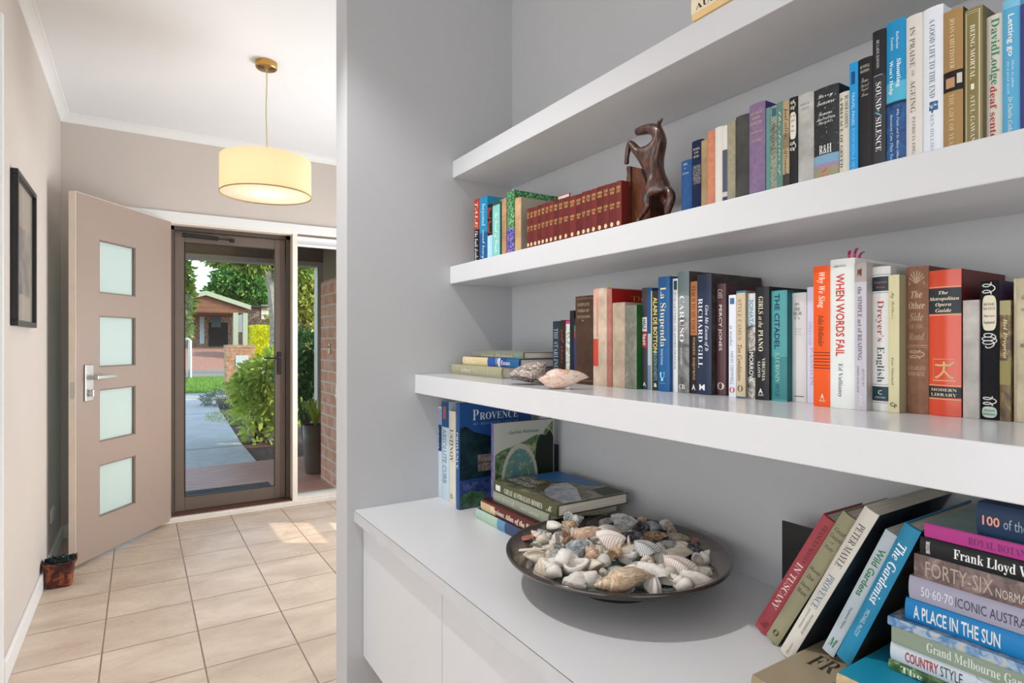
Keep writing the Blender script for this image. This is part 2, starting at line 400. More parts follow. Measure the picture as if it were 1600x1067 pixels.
# ------------------------------------------------------------------ outside, seen through the screen door and the sidelight
DECK = -0.02; GND = -0.10
def wood_mat(name, c1, c2, rough, axis_scale):
    t = NT(name); v = t.coord('Object', axis_scale)
    f = t.noise(v, 6, 6, 0.6, 0.5)
    t.link(t.ramp(f, [(0.25, c1), (0.75, c2)]), t.b.inputs['Base Color']); t.b.inputs['Roughness'].default_value = rough
    t.bump(f, 0.15, 0.003); return t.m
DECKM = wood_mat('deck_timber', 'b97c68', 'dfa894', 0.45, (0.6, 9, 9))
dk = MB(); y = YF+0.21
while y < 6.58:
    dk.box(-2.6, 2.6, y, y+0.086, DECK-0.025, DECK, 0.003, 1); y += 0.091
dk.box(-2.6, 2.6, YF+0.2, 6.6, DECK-0.12, DECK-0.03)
struct(dk.build('floor_deck', DECKM))
dm = MB().box(0.20, 0.96, YF+0.28, YF+0.93, DECK, DECK+0.016, 0.004).build('doormat', mat('343a45', 0.9, (160, 0.5), (160, 0.6)), origin=(0.58, YF+0.4, DECK))
tag(dm, 'dark charcoal ribbed doormat lying on the deck just outside the screen door', 'doormat')

def brick_mat(name, c1, c2, mortar, bw=0.235, bh=0.083, ms=0.009, rot=(0, 0, 0), rough=0.85):
    t = NT(name); v = t.coord('Object', rot=rot)
    bk = t.node('ShaderNodeTexBrick', offset=0.5); I = bk.inputs
    I['Scale'].default_value = 1; I['Brick Width'].default_value = bw; I['Row Height'].default_value = bh; I['Mortar Size'].default_value = ms; I['Mortar Smooth'].default_value = 0.2
    I['Color1'].default_value = (*lin(c1), 1); I['Color2'].default_value = (*lin(c2), 1); I['Mortar'].default_value = (*lin(mortar), 1); I['Bias'].default_value = -0.1
    t.link(v, I['Vector'])
    n1 = t.noise(v, 9, 4, 0.6); n2 = t.noise(v, 45, 5, 0.7, 1.0)
    c = t.mix(t.ramp(n1, [(0.42, '000000'), (0.66, 'ffffff')]), bk.outputs['Color'], t.mix(0.45, bk.outputs['Color'], 'd9c8bb'))
    c = t.mix(t.ramp(n2, [(0.5, '000000'), (0.72, '999999')]), c, '5c4038')
    t.link(c, t.b.inputs['Base Color']); t.b.inputs['Roughness'].default_value = rough
    m = t.node('ShaderNodeMath', operation='MULTIPLY_ADD'); t.link(bk.outputs['Fac'], m.inputs[0]); m.inputs[1].default_value = -1.0; t.link(n2, m.inputs[2])
    t.bump(m.outputs[0], 0.7, 0.012); return t.m
# rumbled brick pier of the porch on the right: the face we see looks to -X
PIERM = brick_mat('rumbled_pier_brick', 'de9270', 'cb8162', 'd8c6b6', bw=0.25, bh=0.097, rot=(0, R(90), R(90)))
struct(MB().box(1.405, 1.90, YF+0.2, 5.48, GND, 1.775).build('wall_pier', PIERM))
REND = mat('8a786a', 0.9, (40, 0.15), (120, 0.3), name='brown_render')
struct(MB().box(1.42, 1.90, YF+0.2, 5.46, 1.775, 2.5).build('wall_pier_render', REND))
dv = thing('doorbell', 'small cream doorbell plate fixed on the rumbled brick pier', 'doorbell', (1.40, 5.17, 1.17))
MB().box(1.392, 1.405, 5.15, 5.19, 1.125, 1.215, 0.003).build('plate', mat('d8cdb2', 0.5), dv, world=True)
MB().tube([(1.392, 5.17, 1.185), (1.386, 5.17, 1.185)], 0.009, 10).build('button', BLK, dv, world=True)
# porch: beam, post, ceiling, and the roof with unseen walls added to shade the path
struct(MB().box(-3.2, 2.6, 6.38, 6.52, 2.075, 2.42).box(-3.2, 2.6, YF+0.2, 6.52, 2.42, 2.46).build('beam', REND))
struct(MB().box(-3.2, 1.70, 6.36, 6.54, 2.030, 2.075).box(1.60, 1.74, 6.38, 6.52, GND, 2.03).build('post', mat('c3bcb5', 0.6, name='pale_post_paint')))
ROOF = mat('574b45', 0.8, name='roof_tile')
roof_sun_walls = MB(); roof_sun_walls.faces([(-9, 7.0, 2.62), (1.95, 7.0, 2.62), (1.95, 0.5, 5.0), (-9, 0.5, 5.0)], [(0, 1, 2, 3)]); roof_sun_walls.faces([(-9, 0.5, 5.0), (1.95, 0.5, 5.0), (1.95, -6, 2.7), (-9, -6, 2.7)], [(0, 1, 2, 3)])
roof_sun_walls.box(1.95, 2.05, 5.4, 6.7, GND, 6.8).box(1.95, 2.7, 6.7, 6.9, GND, 6.8).box(2.7, 4.4, 6.7, 6.9, GND, 0.80).box(2.7, 4.4, 6.7, 6.9, 3.0, 6.8).box(4.4, 17, 6.7, 6.9, GND, 6.8).box(-9, 1.95, 6.0, 6.9, 2.62, 3.6)  # unseen tall walls added to block the sun, gap lets it onto the bush
roof_sun_walls.box(-5.4, 2.12, -5.4, YF+0.2, CEIL+0.10, CEIL+0.16)
struct(roof_sun_walls.build('roof', ROOF))

# ground: mulch bed, concrete path, kerb, lawn, road, driveway rising across the street
def ground_mat(name, stops, scale, detail=5, bumpv=0.4, dist=0.02, rough=0.95, extra=None):
    t = NT(name); v = t.coord('Object'); f = t.noise(v, scale, detail, 0.65, 0.3)
    c = t.ramp(f, stops)
    if extra:
        g = t.noise(v, extra[0], 3); c = t.mix(t.ramp(g, [(0.4, '000000'), (0.6, 'ffffff')]), c, extra[1])
    t.link(c, t.b.inputs['Base Color']); t.b.inputs['Roughness'].default_value = rough; t.bump(f, bumpv, dist); return t.m
MULCH = ground_mat('bark_mulch', [(0.3, '3a2620'), (0.5, '6d4a3f'), (0.68, 'a07f70')], 45, 6, 0.9, 0.05)
struct(MB().box(-30, 30, 6.6, 16.6, GND-0.2, GND).build('ground_mulch', MULCH))
CONC = ground_mat('path_concrete', [(0.3, 'b3ada6'), (0.7, 'cac4bc')], 5, 7, 0.15, 0.01, 0.8)
pa = MB()
pa.faces([(-2.2, 6.6, GND+0.03), (1.07, 6.6, GND+0.03), (1.10, 8.2, GND+0.03), (1.30, 12.5, GND+0.03), (1.46, 15.2, GND+0.03), (-2.2, 15.2, GND+0.03)], [(0, 1, 2, 3, 4, 5)])
struct(pa.build('path', CONC))
jn = MB().box(-2.2, 1.09, 8.02, 8.035, GND+0.028, GND+0.0312).box(-2.2, 1.28, 12.0, 12.02, GND+0.028, GND+0.0312).build('path_joint', mat('5f6468', 0.9)); struct(jn)
struct(MB().box(-30, 30, 15.2, 16.7, GND-0.1, GND+0.04).build('path_kerb', ground_mat('kerb_concrete', [(0.3, 'a2a19d'), (0.7, 'b4b2ac')], 6, 5, 0.1, 0.01)))
LAWN = ground_mat('lawn_turf', [(0.3, '4d7012'), (0.7, '719526')], 30, 6, 0.8, 0.05, extra=(1.5, '64881c'))
struct(MB().box(-30, 30, 16.7, 24.5, GND-0.1, GND+0.05).build('ground_lawn', LAWN))
gb = MB(); rr = random.Random(3)
for k in range(5200):
    x = rr.uniform(-4.5, 2.2); yy = 16.75+rr.random()**1.6*6.5; h = rr.uniform(0.03, 0.075); a = rr.uniform(0, 6.28); w = 0.012
    gb.faces([(x-w*math.cos(a), yy-w*math.sin(a), GND+0.05), (x+w*math.cos(a), yy+w*math.sin(a), GND+0.05), (x+rr.uniform(-.03, .03), yy+rr.uniform(-.03, .03), GND+0.05+h)], [(0, 1, 2)])
go = gb.build('grass_blades', mat('6a9422', 0.8, (9, 0.3))); tag(go, 'bright green grass blades of the mown nature strip', 'grass', kind='stuff')
ROADM = ground_mat('road_asphalt', [(0.3, '82786f'), (0.7, '938880')], 9, 5, 0.2, 0.01)
struct(MB().box(-40, 40, 24.5, 31.0, GND-0.1, GND+0.02).build('road', ROADM))
DRIVE = ground_mat('driveway_paving', [(0.3, '9a6a58'), (0.7, 'b08270')], 7, 5, 0.2, 0.01)
dr = MB(); dr.faces([(-8, 31, GND+0.02), (8, 31, GND+0.02), (8, 37, 0.80), (-8, 37, 0.80)], [(0, 1, 2, 3)]); dr.faces([(-30, 37, 0.80), (30, 37, 0.80), (30, 70, 1.0), (-30, 70, 1.0)], [(0, 1, 2, 3)])
dr.faces([(-30, 31, GND+0.02), (-8, 31, GND+0.02), (-8, 37, 0.8), (-30, 37, 0.8)], [(0, 1, 2, 3)]); dr.faces([(8, 31, GND+0.02), (30, 31, GND+0.02), (30, 37, 0.8), (8, 37, 0.8)], [(0, 1, 2, 3)])
struct(dr.build('ground_driveway', DRIVE))

# foliage -------------------------------------------------------------------
def leaf_mat(name, c1, c2, c3, scale=1.2):
    t = NT(name); v = t.coord('Object'); f = t.noise(v, scale*9, 3)
    g = t.node('ShaderNodeNewGeometry')
    mm = t.node('ShaderNodeMath', operation='MULTIPLY_ADD'); t.link(g.outputs['Random Per Island'], mm.inputs[0]); mm.inputs[1].default_value = 0.6; 
    m2 = t.node('ShaderNodeMath', operation='MULTIPLY'); t.link(f, m2.inputs[0]); m2.inputs[1].default_value = 0.4; t.link(m2.outputs[0], mm.inputs[2])
    c = t.ramp(mm.outputs[0], [(0.15, c1), (0.5, c2), (0.85, c3)])
    t.link(c, t.b.inputs['Base Color']); t.b.inputs['Roughness'].default_value = 0.5
    trn = t.n.new('ShaderNodeBsdfTranslucent'); t.link(c, trn.inputs[0]); mx = t.n.new('ShaderNodeMixShader'); mx.inputs[0].default_value = 0.42
    t.link(t.b.outputs[0], mx.inputs[1]); t.link(trn.outputs[0], mx.inputs[2]); t.link(mx.outputs[0], t.out.inputs['Surface']); return t.m
def add_leaf(m, p, d, L, W, rng):
    d = d.normalized(); s = d.cross(Vector((rng.uniform(-1, 1), rng.uniform(-1, 1), rng.uniform(-.3, 1))))
    if s.length < 1e-3: return
    s.normalize(); n = s.cross(d)
    v = [p, p+d*L*0.35+s*W*0.5-n*L*0.04, p+d*L*0.7+s*W*0.42-n*L*0.06, p+d*L-n*L*0.14, p+d*L*0.7-s*W*0.42-n*L*0.06, p+d*L*0.35-s*W*0.5-n*L*0.04]
    bv = [m.bm.verts.new(q) for q in v]; m.bm.faces.new(bv)
def foliage(blobs, n, L, W, rng, shell=0.55, droop=0.2):
    """leaves spread through ellipsoid clumps: blobs = [(centre, (rx, ry, rz), share)]"""
    m = MB(); tot = sum(b[2] for b in blobs)
    for c, r, sh in blobs:
        for k in range(int(n*sh/tot)):
            a = Vector((rng.gauss(0, 1), rng.gauss(0, 1), rng.gauss(0, 1))).normalized(); q = rng.uniform(shell, 1.0)**0.8
            p = Vector(c)+Vector((a.x*r[0]*q, a.y*r[1]*q, a.z*r[2]*q))
            d = a+Vector((rng.uniform(-.8, .8), rng.uniform(-.8, .8), rng.uniform(-.6, .6)-droop)); sc_ = rng.uniform(0.7, 1.3)
            add_leaf(m, p, d, L*sc_, W*sc_, rng)
    return m
BARK = mat('6b5a4c', 0.9, (20, 0.4), (40, 0.5), name='bark')
PALEBARK = mat('a3958a', 0.85, (8, 0.3), (25, 0.4), name='pale_bark')
def plant(name, label, cat, base, blobs, n, L, W, lm, stems, sm, seed, group=None, shell=0.5, droop=0.2):
    t = thing(name, label, cat, base, group); rng = random.Random(seed)
    foliage(blobs, n, L, W, rng, shell, droop).build('foliage', lm, t, world=True)
    m = MB()
    for pts, rad in stems: m.tube(pts, rad, 7)
    m.build('stems' if len(stems) > 1 else 'trunk', sm, t, world=True)
    return t
L_BUSH = leaf_mat('laurel_leaf', '8ea838', 'bed056', 'e4e684')
L_DARK = leaf_mat('dark_leaf', '35602a', '558a38', '8cb058')
L_YEL = leaf_mat('yellow_hedge_leaf', 'b8bd10', 'dede1e', 'f0ee4a')
L_TREE = leaf_mat('gum_leaf', '4e6a24', '7c9636', 'b4c060')
L_GREY = leaf_mat('grey_sage_leaf', '5d6a55', '82907a', 'a5b09a')
# bush beside the path: built between pixels 360..433, 545..715 at about 8.6 m
def wp(u, v, Y): return onY(u, v, Y)
def rad_px(px, Y, u=400): d = ray(u, 533); return px/FPX*(Y/d.y)
Yb = 8.3; B = wp(405, 712, Yb); B.z = GND
stb = []
rng = random.Random(21)
for k in range(9):
    a = rng.uniform(0, 6.28); e = B+Vector((math.cos(a)*rng.uniform(.15, .5), math.sin(a)*.35, rng.uniform(.6, 1.15)))
    stb.append(([B+Vector((rng.uniform(-.1, .1), rng.uniform(-.1, .1), 0)), B.lerp(e, .5)+Vector((0, 0, .1)), e], [0.02, 0.013, 0.005]))
bb = [(wp(412, 588, Yb), (.30, .34, .22), 2.0), (wp(434, 578, Yb), (.34, .36, .26), 2), (wp(388, 605, Yb), (.22, .25, .17), 1.2), (wp(420, 625, Yb), (.36, .35, .2), 1.3), (wp(400, 645, Yb), (.26, .25, .16), .5), (wp(440, 640, Yb), (.26, .3, .3), .9), (wp(410, 680, Yb), (.24, .2, .16), .22), (wp(450, 560, Yb), (.25, .3, .2), .8), (wp(394, 672, Yb), (.12, .2, .12), .12)]
plant('garden_bush', 'round glossy green bush spilling towards the concrete path', 'bush', B, bb, 2300, 0.125, 0.044, L_BUSH, stb, BARK, 4)
# shrub right of the post, behind the sidelight
Ys = 7.4; B2 = wp(478, 690, Ys); B2.z = GND
st2 = []
for (pts, rad) in ([[(478, 692), (478, 650), (474, 600), (480, 540)], [.035, .03, .022, .008]], [[(478, 690), (470, 640), (463, 600), (458, 570)], [.03, .022, .015, .006]], [[(477, 692), (484, 640), (490, 590), (487, 550)], [.025, .02, .013, .006]]):
    st2.append(([wp(a, b, Ys) for a, b in pts], rad))
st2 = [([Vector((p[0].x, p[0].y, GND))]+p[1:], r) for p, r in st2]
bb2 = [(wp(474, 545, Ys), (.30, .28, .24), 2), (wp(490, 585, Ys), (.24, .25, .24), 1.5), (wp(462, 580, Ys), (.22, .25, .26), 1.4), (wp(478, 620, Ys), (.26, .26, .22), 1.1), (wp(490, 545, Ys), (.22, .25, .16), .9)]
plant('tall_shrub', 'tall green shrub with bare forked stems growing behind the brown pot', 'shrub', B2, bb2, 1900, 0.10, 0.036, L_DARK, st2, BARK, 5)
# pot with a spiky plant, standing on the deck against the brick pier
P0 = Vector((1.41, 5.72, DECK)); P0 = onZ(492, 741, DECK)
pt = thing('planter_pot', 'tall brown planter pot with spiky grass against the brick pier', 'plant pot', P0)
MB().lathe([(0.001, 0.0), (0.085, 0.0), (0.105, 0.08), (0.112, 0.3), (0.118, 0.46), (0.110, 0.46), (0.104, 0.40), (0.001, 0.40)], 28, Matrix.Translation(P0+Vector((0.03, 0.1, 0)))).build('pot', mat('5b4a42', 0.55, (14, 0.2), name='brown_ceramic_pot'), pt, world=True, smooth=True)
m = MB(); rng = random.Random(9)
for k in range(60):
    a = rng.uniform(0, 6.28); p = P0+Vector((0.03, 0.1, 0.44)); o = Vector((math.cos(a), math.sin(a), 0)); l = rng.uniform(.14, .28); w = .007
    s = Vector((-o.y, o.x, 0)); q = p+o*l*.4+Vector((0, 0, l*.9)); e = p+o*l*.9+Vector((0, 0, l*.9))
    m.faces([p-s*w, p+s*w, q+s*w, q-s*w], [(0, 1, 2, 3)]); m.faces([q-s*w, q+s*w, e], [(0, 1, 2)])
m.build('spiky_leaves', leaf_mat('spiky_leaf', '6a8a2a', 'a3b83c', 'd0d460'), pt, world=True)
# grey sage clump and pale groundcover at the path edge
Bg = onZ(352, 634, GND)
plant('sage_clump', 'low grey green sage clump at the corner of the path', 'shrub', Bg, [(Bg+Vector((0, 0, .14)), (.42, .4, .2), 1)], 700, 0.11, 0.02, L_GREY, [([Bg, Bg+Vector((0, 0, .2))], [.02, .01])], BARK, 6)
gc = onZ(374, 652, GND)
m = MB(); rng = random.Random(2)
for k in range(900):
    a = rng.uniform(0, 6.28); q = rng.random()**.5; p = gc+Vector((math.cos(a)*q*.55, math.sin(a)*q*1.1, 0)); add_leaf(m, p, Vector((rng.uniform(-1, 1), rng.uniform(-1, 1), .8)), .07, .02, rng)
o = m.build('ground_cover', leaf_mat('pale_grass', '8f9a52', 'b3bc72', 'd3d79a'), origin=gc); tag(o, 'pale green patch of ground cover beside the concrete path', 'grass', kind='stuff')
# brick letterbox pillar
LB = onZ(376, 616, GND+0.03); Yl = LB.y
lx0 = onY(354, 600, Yl).x; lx1 = onY(398, 600, Yl).x; lz = onY(376, 538, Yl).z
lt = thing('letterbox_pillar', 'orange brick letterbox pillar at the street end of the path', 'letterbox', (0.5*(lx0+lx1), Yl, GND))
MB().box(lx0, lx1, Yl, Yl+.5, GND, lz-.07).box(lx0-.012, lx1+.012, Yl-.012, Yl+.512, lz-.07, lz).build('pillar', brick_mat('orange_letterbox_brick', 'b87c48', 'a86a3c', 'a08e78', rot=(R(90), 0, 0)), lt, world=True)
p0 = onY(368, 575, Yl); p1 = onY(388, 554, Yl)
MB().box(p0.x, p1.x, Yl-.012, Yl, p0.z, p1.z, .004).build('letterbox_plate', mat('d7d9dc', 0.4, metal=.3), lt, world=True)
# street pipe and stone on the nature strip
pb = onZ(297, 589, GND+.05); pz = onY(297, 529, pb.y).z; px0 = onY(268, 529, pb.y).x
tag(MB().tube([(pb.x, pb.y, GND+.05), (pb.x, pb.y, pz-.06), (pb.x-.06, pb.y, pz), (px0, pb.y, pz), (px0-.06, pb.y, pz-.06), (px0-.06, pb.y, GND+.05)], .055, 10).build('pipe_rail', mat('b9bec4', 0.4, metal=.5), origin=(pb.x, pb.y, GND+.05)), 'grey bent pipe rail standing on the nature strip', 'rail')
sb = onZ(284, 589, GND+.05)
tag(MB().box(sb.x-.30, sb.x+.14, sb.y-.55, sb.y-.10, GND+.05, GND+.36, .05).build('stone_block', mat('6f7377', 0.9, (8, .3), (20, .5)), origin=(sb.x, sb.y, GND+.05)), 'dark grey stone block beside the pipe rail on the nature strip', 'rock')
# carport across the street
Yc = 37.0
def wc(u, v, Y=Yc): return onY(u, v, Y)
ap = wc(321, 454); le = wc(277, 486); re_ = wc(391, 477); cb = 0.80
ct = thing('carport', 'gabled timber carport with pale green fascia across the street', 'carport', (ap.x, Yc, cb))
GFAS = mat('929b88', 0.6, name='pale_green_fascia'); WBRD = mat('6f4a38', 0.8, (6, .2), name='brown_weatherboard')
dep = 6.0
ez = re_.z; lx = ap.x-(re_.x-ap.x)*1.02
rm = MB(); th = .12
for sx in (lx, re_.x):
    rm.faces([(ap.x, Yc-.25, ap.z), (sx, Yc-.25, ez), (sx, Yc+dep, ez), (ap.x, Yc+dep, ap.z), (ap.x, Yc-.25, ap.z-th), (sx, Yc-.25, ez-th), (sx, Yc+dep, ez-th), (ap.x, Yc+dep, ap.z-th)], [(0, 1, 2, 3), (4, 5, 6, 7), (0, 1, 5, 4), (1, 2, 6, 5), (2, 3, 7, 6), (3, 0, 4, 7)])
newell(rm.bm); rm.build('roof', ROOF, ct, world=True)
fm = MB(); fh = .26
for sx in (lx, re_.x):
    fm.faces([(ap.x, Yc-.32, ap.z+.02), (sx, Yc-.32, ez+.02), (sx, Yc-.32, ez-fh+.02), (ap.x, Yc-.32, ap.z-fh+.02), (ap.x, Yc-.25, ap.z+.02), (sx, Yc-.25, ez+.02), (sx, Yc-.25, ez-fh+.02), (ap.x, Yc-.25, ap.z-fh+.02)], [(0, 1, 2, 3), (4, 5, 6, 7), (0, 1, 5, 4), (3, 2, 6, 7), (1, 2, 6, 5)])
newell(fm.bm); fm.build('fascia', GFAS, ct, world=True)
gm = MB(); gw = re_.x-.35; gz0 = ez-.42
for k in range(6):
    z0 = gz0+k*.25; z1 = min(z0+.26, ap.z-.2); f0 = max(0, min(1, (ap.z-.15-z0)/(ap.z-ez))); 
    if z1 <= z0: break
    hw = (gw-ap.x)*min(1, f0); gm.box(ap.x-hw, ap.x+hw, Yc-.1+.0*k, Yc-.04, z0, z1)
gm.box(lx+.3, gw, Yc-.06, Yc+dep-.2, gz0-.04, gz0); gm.build('gable_boards', WBRD, ct, world=True)
for u in (368, 383): 
    q = wc(u, 545); MB().box(q.x-.13, q.x+.13, Yc-.1, Yc+.16, cb, gz0).build('post', GFAS, ct, world=True)
# house behind the carport
ht = thing('house', 'brick house with garage opening painted dark behind the carport', 'house', (ap.x, Yc+dep+.4, cb))
HB = brick_mat('house_brick', '74543e', '644632', '8a7a6a', rot=(R(90), 0, 0)); yh = Yc+dep+.4
hx0 = wc(270, 500, yh).x; hx1 = wc(520, 500, yh).x
MB().box(hx0, hx1, yh, yh+5, cb, wc(300, 478, yh).z+.05).build('wall', HB, ht, world=True)
def hp_(u0, v0, u1, v1, nm, m_, off=.05):
    a = wc(u0, v1, yh); b = wc(u1, v0, yh); return MB().box(a.x, b.x, yh-off, yh+.02, max(a.z, cb), b.z).build(nm, m_, ht, world=True)
hp_(326, 503, 356, 540, 'dark_garage_panel', mat('1d1a1a', 0.8)); hp_(330, 492, 345, 510, 'window', mat('53677c', 0.2), .06); hp_(312, 490, 319, 536, 'blue_panel', mat('a9c3da', 0.5), .06)  # garage opening is a flat dark panel, its shade put into the colour
hp_(371, 480, 380, 518, 'window', mat('e8ecee', 0.4), .06); hp_(408, 476, 424, 498, 'window', mat('d9d4cc', 0.5), .06)
a = wc(262, 470, yh); 
MB().box(hx0-.6, hx1+.6, yh-.3, yh+5.4, wc(300, 478, yh).z+.05, wc(300, 478, yh).z+.2).build('roof', ROOF, ht, world=True)
# yellow clipped hedge
Yh = 33.5; h0 = wc(394, 545, Yh); h1 = wc(425, 509, Yh); hb = -0.02+(Yh-31)/6*.9
hm = thing('hedge', 'bright yellow clipped hedge beside the carport across the street', 'hedge', ((h0.x+h1.x)/2, Yh, hb))
MB().box(h0.x, h1.x, Yh-.3, Yh+1.2, hb, h1.z, .2, 3).build('leaf_mass', mat('d6d518', 0.8, (12, .25), (18, .9), name='yellow_hedge'), hm, world=True)
rng = random.Random(8); m = MB()
for k in range(1600):
    f = rng.choice('fftsl'); x = rng.uniform(h0.x, h1.x); z = rng.uniform(hb, h1.z); yy = Yh-.31
    p = Vector((x, yy, z)) if f == 'f' else Vector((x, rng.uniform(Yh-.3, Yh+1.2), h1.z)) if f == 't' else Vector((h0.x if f == 'l' else h1.x, rng.uniform(Yh-.3, Yh+1.2), z))
    add_leaf(m, p, Vector((rng.uniform(-1, 1), -1, rng.uniform(-.5, 1))), .14, .07, rng)
m.build('leaves', L_YEL, hm, world=True)
# trees
def tree(name, label, u0, v0, Y, base_uv, blobs, n, L, lm, seed, trunk, tm=BARK, shell=.45):
    b = Vector(trunk[0][0][0]); bl = [(wc(u, v, Y), tuple(rad_px(r, Y, u) for r in rr), s) for u, v, rr, s in blobs]
    return plant(name, label, 'tree', b, bl, n, L, L*.45, lm, trunk, tm, seed, 'trees beyond the front garden', shell)
def gz(Y): return GND+.05 if Y < 31 else (GND+.02+(Y-31)/6*.78 if Y < 37 else .8+(Y-37)/33*.2)
def trunk(pix, rads, Y, taper=None):
    P = [wc(u, v, Y) for u, v in pix]; P[0].z = gz(Y); return (P, rads)
Y1 = 26.5
tree('street_tree', 'pale barked street tree with a leaning forked trunk beside the hedge', 0, 0, Y1, None,
     [(395, 412, (22, 20, 10), 1.2), (425, 405, (20, 20, 10), 1), (350, 405, (26, 20, 7), .6), (440, 430, (14, 14, 14), .8), (465, 420, (25, 20, 14), 1.1), (380, 380, (60, 30, 18), 2), (440, 360, (60, 40, 30), 2), (320, 396, (25, 15, 5), .3)], 3600, .26, L_TREE, 31,
     [trunk([(431, 590), (430, 500), (427, 450), (418, 420), (411, 395)], [.26, .25, .24, .2, .1], Y1), ([wc(428, 455, Y1), wc(434, 430, Y1), wc(441, 400, Y1)], [.17, .13, .07]), ([wc(418, 422, Y1), wc(405, 408, Y1), wc(392, 398, Y1)], [.13, .09, .04])], PALEBARK)
Y2 = 54
tree('dense_tree', 'big dense green tree rising behind the carport roof', 0, 0, Y2, None,
     [(365, 440, (32, 30, 24), 2), (345, 455, (22, 22, 14), 1), (395, 450, (30, 30, 28), 1.6), (385, 425, (26, 25, 16), 1), (420, 470, (30, 25, 24), 1)], 5200, .42, L_DARK, 32, [trunk([(372, 530), (372, 470), (370, 440)], [.4, .3, .15], Y2)], BARK, .35)
Y3 = 29
tree('feathery_tree', 'light green feathery tree at the hinge side of the screen door', 0, 0, Y3, None,
     [(272, 430, (26, 20, 34), 2), (285, 465, (16, 16, 28), 1.3), (270, 490, (24, 20, 24), 1.3), (283, 510, (14, 14, 18), .8), (262, 410, (28, 20, 12), .8)], 3400, .24, L_TREE, 33,
     [trunk([(270, 590), (272, 500), (274, 430)], [.18, .14, .06], Y3), ([wc(268, 440, Y3), wc(285, 415, Y3), wc(303, 404, Y3)], [.07, .05, .02]), ([wc(266, 430, Y3), wc(290, 410, Y3), wc(308, 402, Y3)], [.05, .03, .015])], PALEBARK)
Y4 = 40
tree('olive_tree', 'yellow green bushy tree seen through the sidelight above the shrub', 0, 0, Y4, None,
     [(470, 440, (24, 22, 22), 1.5), (490, 430, (22, 22, 26), 1.5), (480, 475, (28, 24, 22), 1.5), (455, 480, (20, 20, 26), 1), (440, 500, (20, 20, 20), 1), (490, 510, (20, 20, 20), 1), (505, 460, (20, 20, 30), 1)], 4600, .36, leaf_mat('olive_leaf', '6d7a2c', 'a1a943', 'd9d784'), 34, [trunk([(475, 540), (474, 490), (470, 440)], [.25, .18, .08], Y4)], BARK, .4)
Y5 = 60
for i, (lab, cs) in enumerate((('far grey green tree mass closing the street behind the house', [(430, 480, (40, 20, 40), 1), (470, 470, (40, 20, 50), 1), (510, 470, (40, 20, 50), 1)]), ('far dark tree mass behind the feathery tree', [(262, 470, (34, 20, 50), 1), (225, 460, (40, 20, 55), 1)]))):
    tree('distant_tree', lab, 0, 0, Y5, None, cs, 3000, .6, L_TREE if i == 0 else L_DARK, 40+i, [trunk([(cs[0][0], 530), (cs[0][0], 470)], [.4, .2], Y5)], BARK, .3)
# ------------------------------------------------------------------ shelves, bench, cabinets in the niche
SH1, SH2, SH3, BENCH = 1.826, 1.4777, 1.126, 0.725
SX1, SX2, SX3, BX = 0.8728, 0.8634, 0.7391, 0.5434
YN = -1.3
def shelf(lbl, x0, ztop, th):
    o = MB().box(x0, X_BACK-0.0005, YN, Y_SIDE-0.0005, ztop-th, ztop, 0.0018).build('wall_shelf', WHITE, origin=(x0, 0.4, ztop-th), world=False)
    return tag(o, lbl, 'shelf', 'white floating shelves of the niche')
shelf('white floating shelf, topmost of the three, with one tan book overhanging it', SX1, SH1, .056)
shelf('white floating shelf carrying the horse bookend and maroon volumes', SX2, SH2, .057)
shelf('deep white floating shelf carrying two big shells and a row of books', SX3, SH3, .0585)
LAM = mat('dfe0e2', 0.35, (3, 0.01), name='bench_laminate')
bt = thing('bench_top', 'long white bench top under the shelves, holding the plate of shells', 'worktop', (BX, 0.4, BENCH-.033))
MB().box(BX, X_BACK-0.0005, YN, Y_SIDE-0.0005, BENCH-.033, BENCH).build('top_board', LAM, bt, world=True)
MB().box(BX-0.0006, BX, YN, Y_SIDE-0.0005, BENCH-.0328, BENCH-.0012).build('edge_band', mat('c3c5c8', 0.4), bt, world=True)
MB().box(BX-0.0007, BX+0.0003, YN, Y_SIDE-0.0005, BENCH-.0013, BENCH-.0002).build('edge_line', mat('6a6a6a', 0.6), bt, world=True)
DFX = 0.571; CABZ = 0.281
yc = Y_SIDE-0.0015; widths = [0.548, 0.542, 0.542, 0.542]
clab = ['white handleless cabinet under the bench, the unit against the niche side wall', 'white handleless cabinet under the bench, second unit from the niche side wall', 'white handleless cabinet under the bench, third unit from the niche side wall', 'white handleless cabinet under the bench, farthest from the niche side wall']
CABM = mat('cfd1d4', 0.35, (3, 0.01), name='cabinet_white')
for k, w in enumerate(widths):
    c = thing('cabinet', clab[k], 'cabinet', (DFX, yc-w/2, CABZ), 'bench cabinets')
    MB().box(DFX+.019, X_BACK-.001, yc-w+.001, yc-.001, CABZ, BENCH-.0335).build('body', CABM, c, world=True)
    MB().box(DFX, DFX+.018, yc-w+.0012, yc-.0012, CABZ, BENCH-.036, 0.001).build('door', CABM, c, world=True)
    yc -= w
